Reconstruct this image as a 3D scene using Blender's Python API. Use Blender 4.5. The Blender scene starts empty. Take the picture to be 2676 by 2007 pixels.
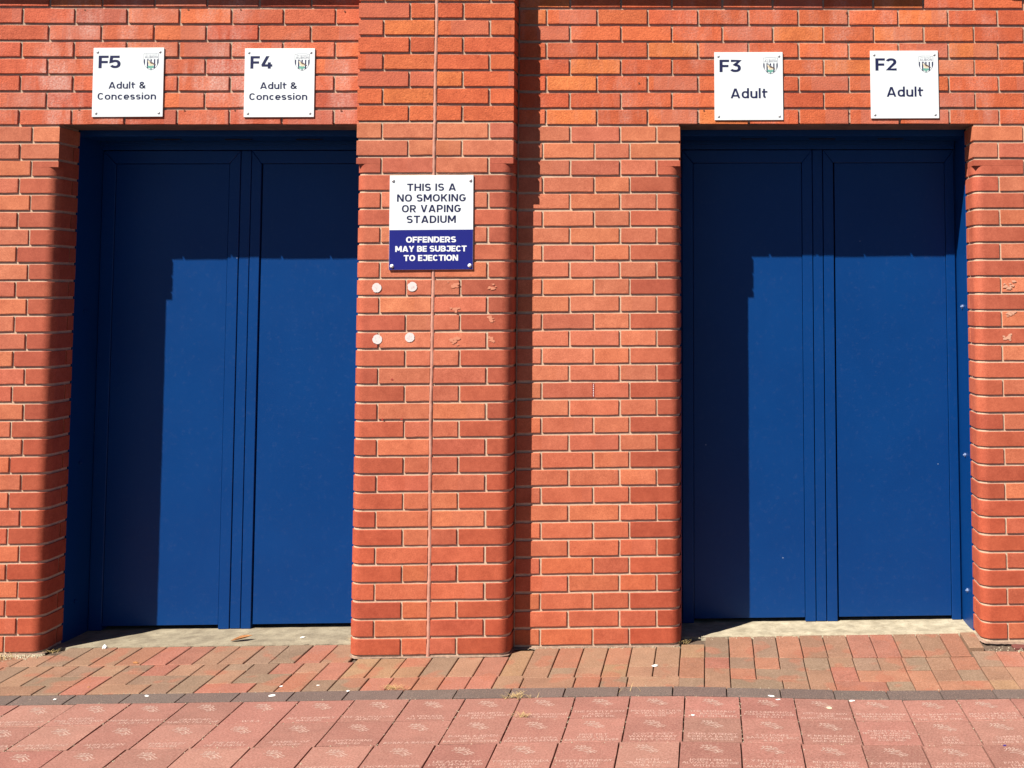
import bpy, bmesh, math, random
from mathutils import Vector, Matrix
random.seed(11)
SC = bpy.context.scene
COL = SC.collection

# ------------------------------------------------------------------ camera, sky, sun, exposure
def make_camera():
    f, px, py, W, H = 2795.0, 1921.54, 587.18, 2676.0, 2007.0
    yaw, pitch, roll = 0.0264323, 0.0634616, -0.0046898
    sy, cy, sp, cp = math.sin(yaw), math.cos(yaw), math.sin(pitch), math.cos(pitch)
    fw = Vector((sy*cp, cy*cp, sp)); r = Vector((cy, -sy, 0)); u = r.cross(fw)
    cr, sr = math.cos(roll), math.sin(roll)
    r2 = cr*r + sr*u; u2 = -sr*r + cr*u
    cam = bpy.data.cameras.new('camera'); ob = bpy.data.objects.new('camera', cam); COL.objects.link(ob)
    m = Matrix((r2, u2, -fw)).transposed().to_4x4()
    m.translation = Vector((0.0, -4.70837, 1.51436))
    ob.matrix_world = m
    cam.sensor_fit = 'HORIZONTAL'; cam.sensor_width = 36.0; cam.lens = f/W*36.0
    cam.shift_x = (W/2 - px)/W; cam.shift_y = -(H/2 - py)/W
    cam.clip_start = 0.05; cam.clip_end = 2000
    SC.camera = ob
make_camera()

SUN_D = Vector((0.985, 1.0, -1.70)).normalized()          # the way the light travels
ELEV = math.asin(-SUN_D.z); ROT = math.atan2(-SUN_D.x, -SUN_D.y)
world = bpy.data.worlds.new('World'); SC.world = world; world.use_nodes = True
wn = world.node_tree.nodes; wl = world.node_tree.links
bg = wn['Background']; sky = wn.new('ShaderNodeTexSky'); sky.sky_type = 'NISHITA'; sky.sun_disc = False
sky.sun_elevation = ELEV; sky.sun_rotation = ROT; sky.altitude = 100; sky.air_density = 0.35; sky.dust_density = 0.05; sky.ozone_density = 1.2
wl.new(sky.outputs[0], bg.inputs[0]); bg.inputs[1].default_value = 0.05
sl = bpy.data.lights.new('sun', 'SUN'); sl.energy = 5.0; sl.angle = math.radians(0.53); sl.color = (1.0, 0.95, 0.87)
so = bpy.data.objects.new('sun', sl); COL.objects.link(so); so.rotation_euler = SUN_D.to_track_quat('-Z', 'Y').to_euler()
so.location = (-4, -6, 8)
SC.view_settings.view_transform = 'Standard'; SC.view_settings.look = 'None'
SC.view_settings.gamma = 1.0; SC.view_settings.use_curve_mapping = False
SC.view_settings.exposure = 1.08

# ------------------------------------------------------------------ materials
def new_mat(name, rough=0.8, spec=0.3):
    m = bpy.data.materials.new(name); m.use_nodes = True
    nt = m.node_tree; b = nt.nodes['Principled BSDF']
    b.inputs['Roughness'].default_value = rough
    b.inputs['Specular IOR Level'].default_value = spec
    return m, nt, b
def node(nt, t, **kw):
    n = nt.nodes.new(t)
    for k, v in kw.items(): setattr(n, k, v)
    return n
def mixc(nt, fac, a, b, mode='MIX'):
    n = nt.nodes.new('ShaderNodeMix'); n.data_type = 'RGBA'; n.blend_type = mode
    for sock, v in ((n.inputs[0], fac), (n.inputs[6], a), (n.inputs[7], b)):
        if hasattr(v, 'is_linked'): nt.links.new(v, sock)
        else: sock.default_value = v if not isinstance(v, tuple) or len(v) == 4 else (*v, 1)
    return n.outputs[2]
def math_(nt, op, a, b=0.0, clamp=False):
    n = nt.nodes.new('ShaderNodeMath'); n.operation = op; n.use_clamp = clamp
    for i, v in enumerate((a, b)):
        if hasattr(v, 'is_linked'): nt.links.new(v, n.inputs[i])
        else: n.inputs[i].default_value = v
    return n.outputs[0]
def ramp(nt, v, lo, hi):
    n = nt.nodes.new('ShaderNodeMapRange'); n.inputs[1].default_value = lo; n.inputs[2].default_value = hi
    nt.links.new(v, n.inputs[0]); return n.outputs[0]
def noise(nt, vec, scale, detail=3.0, rough=0.6):
    n = nt.nodes.new('ShaderNodeTexNoise'); n.inputs['Scale'].default_value = scale
    n.inputs['Detail'].default_value = detail; n.inputs['Roughness'].default_value = rough
    if vec is not None: nt.links.new(vec, n.inputs['Vector'])
    return n.outputs['Fac']
def scaled(nt, vec, s):
    n = nt.nodes.new('ShaderNodeVectorMath'); n.operation = 'MULTIPLY'; nt.links.new(vec, n.inputs[0]); n.inputs[1].default_value = s
    return n.outputs[0]
def world_pos(nt): return nt.nodes.new('ShaderNodeNewGeometry').outputs['Position']
def bump(nt, b, h, strength, dist):
    n = nt.nodes.new('ShaderNodeBump'); n.inputs['Strength'].default_value = strength; n.inputs['Distance'].default_value = dist
    nt.links.new(h, n.inputs['Height']); nt.links.new(n.outputs[0], b.inputs['Normal'])

def brick_material(name, grain, crinkle, bdist, effl=0.0, kiss=0.0, rough=0.85):
    """Fired clay: own colour per brick (object colour), cloudy tone, grain, pits, lime bloom."""
    m, nt, b = new_mat(name, rough, 0.25)
    oi = nt.nodes.new('ShaderNodeObjectInfo'); P = world_pos(nt)
    tc = nt.nodes.new('ShaderNodeTexCoord').outputs['Object']
    c = oi.outputs['Color']
    cloud = noise(nt, P, 14.0, 4.0)
    c = mixc(nt, ramp(nt, cloud, 0.30, 0.72), mixc(nt, 1.0, c, (0.86, 0.80, 0.78), 'MULTIPLY'), mixc(nt, 1.0, c, (1.10, 1.16, 1.18), 'MULTIPLY'))
    g = noise(nt, P, grain, 3.0, 0.7)
    c = mixc(nt, ramp(nt, g, 0.35, 0.7), mixc(nt, 1.0, c, (0.80, 0.75, 0.73), 'MULTIPLY'), mixc(nt, 1.0, c, (1.10, 1.15, 1.15), 'MULTIPLY'))
    g2 = noise(nt, P, 75.0, 4.0, 0.7)
    c = mixc(nt, ramp(nt, g2, 0.34, 0.66), mixc(nt, 1.0, c, (0.88, 0.85, 0.83), 'MULTIPLY'), mixc(nt, 1.0, c, (1.05, 1.08, 1.08), 'MULTIPLY'))
    if crinkle:
        c = mixc(nt, math_(nt, 'MULTIPLY', ramp(nt, noise(nt, P, 58.0, 3.0, 0.6), 0.62, 0.70), 0.55), c, mixc(nt, 1.0, c, (0.55, 0.42, 0.40), 'MULTIPLY'))
    if kiss:                                             # kiln kiss marks: part of a brick fired to another shade
        sx = nt.nodes.new('ShaderNodeSeparateXYZ'); nt.links.new(tc, sx.inputs[0])
        edge = math_(nt, 'MULTIPLY', math_(nt, 'SUBTRACT', oi.outputs['Random'], 0.5), 0.22)
        side = math_(nt, 'GREATER_THAN', math_(nt, 'ADD', sx.outputs[0], math_(nt, 'MULTIPLY', cloud, 0.004)), edge)
        on = math_(nt, 'GREATER_THAN', math_(nt, 'FRACT', math_(nt, 'MULTIPLY', oi.outputs['Random'], 7.31)), 0.62)
        c = mixc(nt, math_(nt, 'MULTIPLY', math_(nt, 'MULTIPLY', side, on), kiss), c, (0.40, 0.125, 0.085))
    if effl:                                             # white salts washed down the face in streaks
        st = noise(nt, scaled(nt, P, (9.0, 1.0, 2.2)), 1.0, 5.0, 0.65)
        pt = noise(nt, P, 3.1, 3.0)
        gr = noise(nt, P, 120.0, 2.0)
        f = math_(nt, 'MULTIPLY', ramp(nt, st, 0.44, 0.72), ramp(nt, pt, 0.42, 0.60))
        f = math_(nt, 'MULTIPLY', f, ramp(nt, gr, 0.25, 0.65))
        xx = nt.nodes.new('ShaderNodeSeparateXYZ'); nt.links.new(P, xx.inputs[0])
        f = math_(nt, 'MULTIPLY', f, effl, True)
        lf_ = nt.nodes.new('ShaderNodeMapRange'); nt.links.new(xx.outputs[0], lf_.inputs[0])
        lf_.inputs[1].default_value = -1.9; lf_.inputs[2].default_value = -0.9; lf_.inputs[3].default_value = 1.0; lf_.inputs[4].default_value = 0.5
        f = math_(nt, 'MULTIPLY', f, lf_.outputs[0])
        c = mixc(nt, f, c, (0.62, 0.42, 0.36))
    nt.links.new(c, b.inputs['Base Color'])
    h1 = noise(nt, P, grain*0.9, 3.0, 0.65)
    if crinkle:
        v = nt.nodes.new('ShaderNodeTexVoronoi'); v.feature = 'DISTANCE_TO_EDGE'; v.inputs['Scale'].default_value = 62
        wob = nt.nodes.new('ShaderNodeVectorMath'); wob.operation = 'ADD'
        nn = nt.nodes.new('ShaderNodeTexNoise'); nn.inputs['Scale'].default_value = 40; nt.links.new(P, nn.inputs['Vector'])
        nt.links.new(P, wob.inputs[0]); nt.links.new(scaled(nt, nn.outputs['Color'], (0.04, 0.04, 0.04)), wob.inputs[1])
        nt.links.new(wob.outputs[0], v.inputs['Vector'])
        h1 = math_(nt, 'ADD', h1, math_(nt, 'MULTIPLY', ramp(nt, v.outputs[0], 0.0, 0.12), crinkle))
    bump(nt, b, h1, 0.8, bdist)
    return m
M = {}
M['brick_upper'] = brick_material('upper_brick', 170, 0.55, 0.0011, effl=0.95, kiss=0.45)
M['brick_clean'] = brick_material('upper_brick_clean', 170, 0.55, 0.0011, effl=0.0, kiss=0.35)
M['brick_lower'] = brick_material('lower_brick', 210, 0.0, 0.0010, effl=0.0, kiss=0.12)
M['brick_special'] = brick_material('moulded_brick', 260, 0.0, 0.0006, effl=0.0, kiss=0.0, rough=0.7)

def grain_mat(name, col, dark, scale, bscale, bdist, rough=0.9, spots=None):
    m, nt, b = new_mat(name, rough, 0.2)
    P = world_pos(nt)
    c = mixc(nt, ramp(nt, noise(nt, P, scale, 5.0, 0.65), 0.32, 0.68), dark, col)
    if spots:
        c = mixc(nt, ramp(nt, noise(nt, P, spots[0], 2.0), spots[1], spots[1]+0.08), c, spots[2])
    nt.links.new(c, b.inputs['Base Color'])
    bump(nt, b, noise(nt, P, bscale, 4.0, 0.7), 0.9, bdist)
    return m
M['mortar'] = grain_mat('mortar', (0.54, 0.395, 0.28), (0.42, 0.305, 0.215), 60, 380, 0.0016)
M['mortar_up'] = grain_mat('upper_mortar', (0.46, 0.34, 0.25), (0.32, 0.235, 0.17), 60, 380, 0.0020)
M['sealant'] = grain_mat('sealant', (0.50, 0.255, 0.19), (0.42, 0.20, 0.145), 25, 90, 0.0015, 0.6)
M['lintel'] = grain_mat('lintel_steel', (0.20, 0.155, 0.12), (0.12, 0.09, 0.07), 18, 160, 0.0008, 0.7)
M['concrete'] = grain_mat('concrete', (0.31, 0.265, 0.185), (0.17, 0.14, 0.098), 12, 140, 0.0020, 0.95, spots=(34, 0.60, (0.20, 0.165, 0.115)))
M['concrete_pale'] = grain_mat('pale_concrete', (0.44, 0.385, 0.275), (0.25, 0.21, 0.145), 16, 140, 0.0022, 0.95, spots=(38, 0.62, (0.27, 0.225, 0.15)))
M['sand'] = grain_mat('joint_sand', (0.15, 0.105, 0.075), (0.07, 0.05, 0.037), 90, 500, 0.002)
M['plinth'] = grain_mat('plinth_brick', (0.17, 0.055, 0.045), (0.11, 0.04, 0.035), 20, 260, 0.001)
M['stone'] = grain_mat('string_course_brick', (0.30, 0.10, 0.065), (0.24, 0.08, 0.05), 20, 200, 0.001)

def paver_material(name, grain, cloud_amt, bdist, patch=0.0):
    m, nt, b = new_mat(name, 0.9, 0.2)
    oi = nt.nodes.new('ShaderNodeObjectInfo'); P = world_pos(nt); c = oi.outputs['Color']
    cl = noise(nt, P, 9.0, 4.0)
    c = mixc(nt, ramp(nt, cl, 0.3, 0.7), mixc(nt, 1.0, c, (1-cloud_amt,)*3, 'MULTIPLY'), mixc(nt, 1.0, c, (1+cloud_amt,)*3, 'MULTIPLY'))
    if patch:
        pn = noise(nt, P, 7.0, 1.5)
        c = mixc(nt, math_(nt, 'MULTIPLY', ramp(nt, pn, 0.56, 0.62), patch), c, (0.30, 0.105, 0.062))
    g = noise(nt, P, grain, 3.0, 0.75)
    c = mixc(nt, ramp(nt, g, 0.3, 0.72), mixc(nt, 1.0, c, (0.66, 0.62, 0.60), 'MULTIPLY'), mixc(nt, 1.0, c, (1.20, 1.26, 1.30), 'MULTIPLY'))
    sp = noise(nt, P, 260.0, 2.0)
    c = mixc(nt, math_(nt, 'MULTIPLY', ramp(nt, sp, 0.58, 0.66), 0.45), c, (0.38, 0.25, 0.195))
    nt.links.new(c, b.inputs['Base Color'])
    bump(nt, b, noise(nt, P, grain*1.3, 3.0, 0.7), 0.8, bdist)
    return m
M['block'] = paver_material('clay_block', 150, 0.12, 0.0009, patch=0.5)
M['edging'] = paver_material('edging_block', 170, 0.08, 0.0009)
M['engraved'] = paver_material('engraved_paver', 140, 0.10, 0.0012)

def paint_material():
    m, nt, b = new_mat('blue_paint', 0.40, 0.18)
    P = world_pos(nt)
    c = mixc(nt, ramp(nt, noise(nt, P, 2.3, 4.0), 0.3, 0.7), (0.0008, 0.0305, 0.137), (0.0012, 0.0355, 0.152))
    dust = math_(nt, 'MULTIPLY', ramp(nt, noise(nt, P, 48.0, 6.0, 0.75), 0.56, 0.82), 0.05)
    c = mixc(nt, dust, c, (0.30, 0.32, 0.36))
    sc = noise(nt, scaled(nt, P, (3.0, 3.0, 60.0)), 4.0, 2.0)
    xx = nt.nodes.new('ShaderNodeSeparateXYZ'); nt.links.new(P, xx.inputs[0])
    low = math_(nt, 'SUBTRACT', 1.0, ramp(nt, xx.outputs[2], 0.0, 0.28))
    c = mixc(nt, math_(nt, 'MULTIPLY', math_(nt, 'MULTIPLY', low, ramp(nt, noise(nt, P, 34.0, 6.0, 0.8), 0.58, 0.82)), 0.07), c, (0.36, 0.36, 0.36))
    vo = nt.nodes.new('ShaderNodeTexVoronoi'); vo.inputs['Scale'].default_value = 11.0; nt.links.new(P, vo.inputs['Vector'])
    sc_ = nt.nodes.new('ShaderNodeSeparateColor'); nt.links.new(vo.outputs['Color'], sc_.inputs[0])
    chip = math_(nt, 'MULTIPLY', math_(nt, 'LESS_THAN', vo.outputs['Distance'], math_(nt, 'MULTIPLY', sc_.outputs[1], 0.045)), math_(nt, 'GREATER_THAN', sc_.outputs[0], 0.80))
    c = mixc(nt, math_(nt, 'MULTIPLY', chip, 0.45), c, (0.30, 0.36, 0.45))
    nt.links.new(c, b.inputs['Base Color'])
    r = nt.nodes.new('ShaderNodeMapRange'); nt.links.new(noise(nt, P, 6.0, 4.0), r.inputs[0])
    r.inputs[3].default_value = 0.30; r.inputs[4].default_value = 0.46; nt.links.new(r.outputs[0], b.inputs['Roughness'])
    bump(nt, b, math_(nt, 'ADD', noise(nt, P, 3.5, 2.0), math_(nt, 'MULTIPLY', noise(nt, P, 420.0, 2.0), 0.05)), 0.25, 0.004)
    return m
M['paint'] = paint_material()
def flat_mat(name, col, rough=0.5, spec=0.4, metal=0.0):
    m, nt, b = new_mat(name, rough, spec); P = world_pos(nt)
    c = mixc(nt, noise(nt, P, 40.0, 3.0), tuple(x*0.94 for x in col), tuple(min(1, x*1.04) for x in col))
    nt.links.new(c, b.inputs['Base Color']); b.inputs['Metallic'].default_value = metal
    return m
M['white'] = flat_mat('white_sign_face', (0.66, 0.695, 0.70), 0.35)
M['navy'] = flat_mat('navy_print', (0.010, 0.012, 0.055), 0.4)
M['sign_blue'] = flat_mat('blue_sign_face', (0.010, 0.012, 0.16), 0.35)
M['white_print'] = flat_mat('white_print', (0.70, 0.72, 0.72), 0.45)
M['grey_print'] = flat_mat('grey_print', (0.17, 0.18, 0.22), 0.5)
M['green_print'] = flat_mat('green_print', (0.12, 0.33, 0.26), 0.5)
M['cream_print'] = flat_mat('cream_print', (0.60, 0.52, 0.36), 0.5)
M['brown_print'] = flat_mat('brown_print', (0.11, 0.07, 0.06), 0.5)
M['screw'] = flat_mat('screw_steel', (0.60, 0.60, 0.60), 0.5, 0.5, 0.2)
M['bolt'] = flat_mat('worn_painted_bolt', (0.16, 0.22, 0.36), 0.45)
M['cap'] = flat_mat('white_screw_cap', (0.82, 0.82, 0.82), 0.5)
M['sticker'] = flat_mat('sticker_paper', (0.62, 0.54, 0.52), 0.7)
M['ink'] = flat_mat('sticker_ink', (0.50, 0.36, 0.34), 0.7)
M['residue'] = flat_mat('paper_residue', (0.54, 0.205, 0.12), 0.9)
M['scratch'] = flat_mat('pale_scratch', (0.56, 0.29, 0.19), 0.9)
M['paper'] = flat_mat('paper_scrap', (0.75, 0.74, 0.70), 0.8)
M['leaf'] = grain_mat('dead_leaf', (0.36, 0.16, 0.06), (0.16, 0.07, 0.03), 60, 120, 0.001)
M['straw'] = flat_mat('dry_straw', (0.50, 0.36, 0.15), 0.8)
M['hole'] = flat_mat('grout_brown', (0.16, 0.055, 0.03), 0.95)
M['dark'] = flat_mat('dark_gap', (0.012, 0.010, 0.010), 0.9)
def worn_mat(name, col, base, lo, hi):
    m, nt, b = new_mat(name, 0.9, 0.2); P = world_pos(nt)
    f = ramp(nt, noise(nt, P, 95.0, 3.0, 0.7), lo, hi)
    nt.links.new(mixc(nt, f, base, col), b.inputs['Base Color']); return m
M['engraving'] = worn_mat('lettering_paint', (0.43, 0.285, 0.235), (0.26, 0.115, 0.09), 0.26, 0.55)
M['emblem'] = worn_mat('emblem_paint', (0.39, 0.28, 0.23), (0.25, 0.11, 0.088), 0.28, 0.56)
M['weep'] = flat_mat('weep_red', (0.28, 0.035, 0.02), 0.6)
M['fillet'] = grain_mat('mortar_fillet', (0.30, 0.20, 0.15), (0.16, 0.11, 0.08), 30, 200, 0.003)

# ------------------------------------------------------------------ object helpers
def link(name, me, mat=None, parent=None, loc=None):
    o = bpy.data.objects.new(name, me); COL.objects.link(o)
    if mat is not None and me is not None and not me.materials: me.materials.append(mat)
    if parent is not None: o.parent = parent
    if loc is not None: o.location = loc
    return o
def mesh_py(verts, faces, smooth=False):
    me = bpy.data.meshes.new('mesh'); me.from_pydata([tuple(v) for v in verts], [], faces); me.update()
    bm = bmesh.new(); bm.from_mesh(me); bmesh.ops.recalc_face_normals(bm, faces=bm.faces); bm.to_mesh(me); bm.free()
    if smooth:
        for p in me.polygons: p.use_smooth = True
    return me
def thing(name, label, cat, loc=(0, 0, 0), group=None):
    o = bpy.data.objects.new(name, None); COL.objects.link(o); o.location = loc
    o.empty_display_size = 0.1
    return tag(o, label, cat, group)
def tag(o, label, cat, group=None):
    o['label'] = label; o['category'] = cat
    if group: o['group'] = group
    return o
def bm_box(bm, x0, x1, y0, y1, z0, z1, bevel=0.0):
    r = bmesh.ops.create_cube(bm, size=1.0)
    bmesh.ops.scale(bm, vec=(x1-x0, y1-y0, z1-z0), verts=r['verts'])
    bmesh.ops.translate(bm, vec=((x0+x1)/2, (y0+y1)/2, (z0+z1)/2), verts=r['verts'])
    if bevel:
        eds = list({e for v in r['verts'] for e in v.link_edges})
        bmesh.ops.bevel(bm, geom=eds, offset=bevel, segments=2, profile=0.5, affect='EDGES')
def bm_mesh(bm):
    me = bpy.data.meshes.new('mesh'); bm.to_mesh(me); bm.free(); return me
def box_part(name, mat, parent, x0, x1, y0, y1, z0, z1, bevel=0.0):
    bm = bmesh.new(); bm_box(bm, x0, x1, y0, y1, z0, z1, bevel)
    return link(name, bm_mesh(bm), mat, parent)
def prism(poly, z0, z1):
    n = len(poly)
    v = [(x, y, z0) for x, y in poly] + [(x, y, z1) for x, y in poly]
    f = [(i, (i+1) % n, n+(i+1) % n, n+i) for i in range(n)] + [tuple(range(n))[::-1], tuple(range(n, 2*n))]
    return v, f
def merge(parts):
    V, F = [], []
    for v, f in parts:
        k = len(V); V += list(v); F += [tuple(i+k for i in q) for q in f]
    return V, F

# ------------------------------------------------------------------ bricks
CH, BH, BED = 0.075, 0.063, 0.012            # course, brick height, bed joint
TOP0 = 2.25                                  # top of the first course below the lintels
RAD = 0.046                                  # radius of the rounded specials
def zc(n): return TOP0 - CH*n - BH/2
_cache = {}
def plain_mesh(L, variant):
    """One brick, front at y=0 in its own space; ragged arrises on the front edge."""
    key = (round(L/0.003), variant)
    if key in _cache: return _cache[key]
    rnd = random.Random(hash(key) & 0xffff)
    hx, hz, c = L/2, BH/2, 0.0010
    per = []
    k = 4
    for i in range(k): per.append((-hx + 2*hx*i/k, -hz))
    per.append((hx, -hz))
    for i in range(1, k): per.append((hx - 2*hx*i/k, hz))
    per.insert(k+1, (hx, hz)); per.append((-hx, hz))
    n = len(per)
    A, B, Cc = [], [], []
    for (x, z) in per:
        j = rnd.uniform(-0.0010, 0.0006); j2 = rnd.uniform(-0.0009, 0.0006)
        sx, sz = (1 if x > hx-1e-6 else -1 if x < -hx+1e-6 else 0), (1 if z > 0 else -1)
        if rnd.random() < 0.12: j -= rnd.uniform(0.001, 0.0035)
        A.append((x - sx*(c-j), 0.0, z - sz*(c-j)))
        B.append((x + sx*j2, c, z + sz*j2)); Cc.append((x, 0.09, z))
    V = A + B + Cc
    F = [tuple(range(n))]
    for i in range(n):
        q = (i+1) % n
        F += [(i, n+i, n+q, q), (n+i, 2*n+i, 2*n+q, n+q)]
    F.append(tuple(range(2*n, 3*n))[::-1])
    me = mesh_py(V, F); _cache[key] = me
    return me
def arc(cx, cy, r, a0, a1, n=6):
    return [(cx + r*math.cos(math.radians(a0 + (a1-a0)*i/n)), cy + r*math.sin(math.radians(a0 + (a1-a0)*i/n))) for i in range(n+1)]
def corner_plan(face, ret, rounded, sgn, r=RAD, inset=0.0):
    """Plan of a corner brick; corner at 0,0, face runs along -x (sgn=1) or +x (sgn=-1), return runs along +y."""
    i = inset
    front = [(-face, i)]
    if rounded: front += arc(-r, r, r-i, -90, 0)
    else: front += [(-i, i)]
    front += [(-i, ret)]
    w = min(0.10, face*0.9)
    back = [(-w, ret), (-w, 0.10), (-face, 0.10)] if ret > 0.101 else [(-face, ret)]
    p = front + back
    return [(sgn*x, y) for x, y in p], len(front)
def corner_mesh(face, ret, style, sgn):
    key = ('c', round(face, 3), round(ret, 3), style, sgn)
    if key in _cache: return _cache[key]
    c = 0.0010; hz = BH/2
    def stack(rounded, z0, z1, top, bot):
        rows = []
        rings = [(z0, c if bot else 0), (z0+c, 0), (z1-c, 0), (z1, c if top else 0)]
        for z, ins in rings:
            p, nf = corner_plan(face, ret, rounded, sgn, inset=ins)
            rows.append([(x, y, z) for x, y in p])
        n = len(rows[0]); V = [v for r in rows for v in r]; F = []
        for k in range(3):
            for i in range(n):
                q = (i+1) % n; F.append((k*n+i, k*n+q, (k+1)*n+q, (k+1)*n+i))
        F += [tuple(range(n))[::-1], tuple(range(3*n, 4*n))]
        return V, F
    if style == 'square': V, F = stack(False, -hz, hz, True, True)
    elif style == 'round': V, F = stack(True, -hz, hz, True, True)
    else:                                   # stop brick: square above, worked to the rounded corner below
        V, F = merge([stack(False, 0.006, hz, True, False), stack(True, -hz, 0.0055, False, True)])
    me = mesh_py(V, F, True); me.set_sharp_from_angle(angle=math.radians(28)); _cache[key] = me
    return me
def vary(c, rnd, dv=0.10, dh=0.06):
    k = 1 + rnd.uniform(-dv, dv); h = rnd.uniform(-dh, dh)
    return (min(1, c[0]*k), min(1, c[1]*k*(1+h)), min(1, c[2]*k*(1+h*0.8)), 1)
RND = random.Random(5)
UP = [(0.55, 0.124, 0.058), (0.52, 0.114, 0.055), (0.47, 0.098, 0.051), (0.58, 0.148, 0.060), (0.55, 0.132, 0.063)]
UPP = [(0.57, 0.128, 0.048), (0.51, 0.104, 0.043), (0.61, 0.165, 0.053), (0.55, 0.119, 0.046), (0.53, 0.110, 0.045)]
LO = [(0.52, 0.158, 0.085), (0.50, 0.142, 0.079), (0.54, 0.172, 0.089), (0.47, 0.126, 0.074), (0.51, 0.151, 0.083), (0.53, 0.161, 0.079), (0.51, 0.151, 0.084)]
SP = [(0.42, 0.100, 0.053), (0.395, 0.092, 0.051), (0.445, 0.110, 0.058)]
def redder(c, n):                            # the lower courses are a redder batch of bricks
    t = min(1.0, max(0.0, (n-12)/12.0))
    return (c[0]*(1-0.09*t), c[1]*(1-0.22*t), c[2]*(1-0.30*t))
def brick(parent, a, b, n, y=0.0, mat='brick_lower', pal=None, rnd=RND):
    L = b - a
    if L < 0.015: return None
    me = plain_mesh(L, rnd.randrange(9))
    if not me.materials: me.materials.append(M[mat])
    o = bpy.data.objects.new('brick', me); COL.objects.link(o); o.parent = parent
    o.location = ((a+b)/2, y + rnd.uniform(-0.0009, 0.0009), zc(n) + rnd.uniform(-0.0008, 0.0008))
    o.rotation_euler = (rnd.uniform(-0.006, 0.006), rnd.uniform(-0.0035, 0.0035), rnd.uniform(-0.004, 0.004))
    o.material_slots[0].link = 'OBJECT'; o.material_slots[0].material = M[mat]
    pal = pal or (UP if mat == 'brick_upper' else LO)
    c = rnd.choice(pal)
    o.color = vary(redder(c, n) if mat == 'brick_lower' else c, rnd)
    return o
def corner_brick(parent, x, y, face, ret, n, style, sgn, mat='brick_special', pal=None, rnd=RND):
    me = corner_mesh(face, ret, style, sgn)
    o = bpy.data.objects.new('brick', me); COL.objects.link(o); o.parent = parent
    if not me.materials: me.materials.append(M[mat])
    o.location = (x, y + rnd.uniform(-0.0007, 0.0007), zc(n) + rnd.uniform(-0.0006, 0.0006))
    o.rotation_euler = (0, rnd.uniform(-0.003, 0.003), 0)
    o.material_slots[0].link = 'OBJECT'; o.material_slots[0].material = M[mat]
    c = rnd.choice(pal or SP)
    o.color = vary(redder(c, n), rnd, 0.08, 0.05)
    return o
def reveal_brick(parent, x, sgn, y0, y1, n, rnd=RND):
    """A brick end on the return of a jamb (faces +x for sgn 1, -x for sgn -1)."""
    me = plain_mesh(y1-y0, rnd.randrange(4))
    o = bpy.data.objects.new('brick', me); COL.objects.link(o); o.parent = parent
    if not me.materials: me.materials.append(M['brick_special'])
    o.rotation_euler = (0, 0, sgn*math.pi/2); o.location = (x, (y0+y1)/2, zc(n))
    o.material_slots[0].link = 'OBJECT'; o.material_slots[0].material = M['brick_special']
    o.color = vary(redder(rnd.choice(SP), n), rnd)
def style_of(n): return 'square' if n < 2 else 'stop' if n == 2 else 'round'
J = 0.005
P_PIL = 0.100
XL, XPL, XPR, XRL, XRR = -2.824, -1.5055, -0.8345, -0.1185, 1.186
REVEAL = 0.152
REC_UP, REC = 0.0068, 0.0056                # raked-out joints: deeper over the doors
FIRST, LAST = -8, 30

wall_left = thing('brick_wall', 'red brick wall round the left blue door, whitened by salts above it', 'wall', (-3.0, 0, 0))
wall_right = thing('brick_wall', 'red brick wall round the right blue door and between it and the pillar', 'wall', (0, 0, 0))
pillar = thing('brick_pillar', 'projecting red brick pillar with rounded corners and a vertical sealant joint, carrying the no smoking notice', 'pillar', (-1.17, 0, 0))
def here(o, parent):                        # parts are modelled in world space
    o.parent = parent; o.matrix_parent_inverse = Matrix.Translation(-Vector(parent.location)); return o
_link = link
def link(name, me, mat=None, parent=None, loc=None):
    o = _link(name, me, mat, None, loc)
    if parent is not None:
        o.parent = parent
        if parent.type == 'EMPTY': o.matrix_parent_inverse = Matrix.Translation(-Vector(parent.location))
    return o
def run(parent, n, joints, lo, hi, mat, pal=None, y=0.0):
    xs = [j for j in joints if lo + 0.012 < j < hi - 0.012]
    e = [(lo, 0)] + [(j, J) for j in xs] + [(hi, 0)]
    for (a, da), (b, db) in zip(e, e[1:]):
        brick(parent, a+da, b-db, n, y, mat, pal)
def seq(x0, step, lo, hi):
    k0 = int((lo - x0)/step) - 1
    return [x0 + step*(k0+i) for i in range(int((hi-lo)/step)+4)]
XMIN, XMAX = -5.6, 3.6
for n in range(FIRST, 0):
    odd = n % 2
    run(wall_left, n, seq(-2.7745, 0.2268, XMIN, -1.5) if odd else seq(-2.8865, 0.2278, XMIN, -1.5), XMIN, XPL-0.004, 'brick_upper')
    run(wall_right, n, seq(-0.7103, 0.2243, XPR, XMAX) if odd else seq(-0.6061, 0.2258, XPR, XMAX), XPR+0.006, XMAX, 'brick_upper', UPP if n > -99 else UP)
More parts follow.
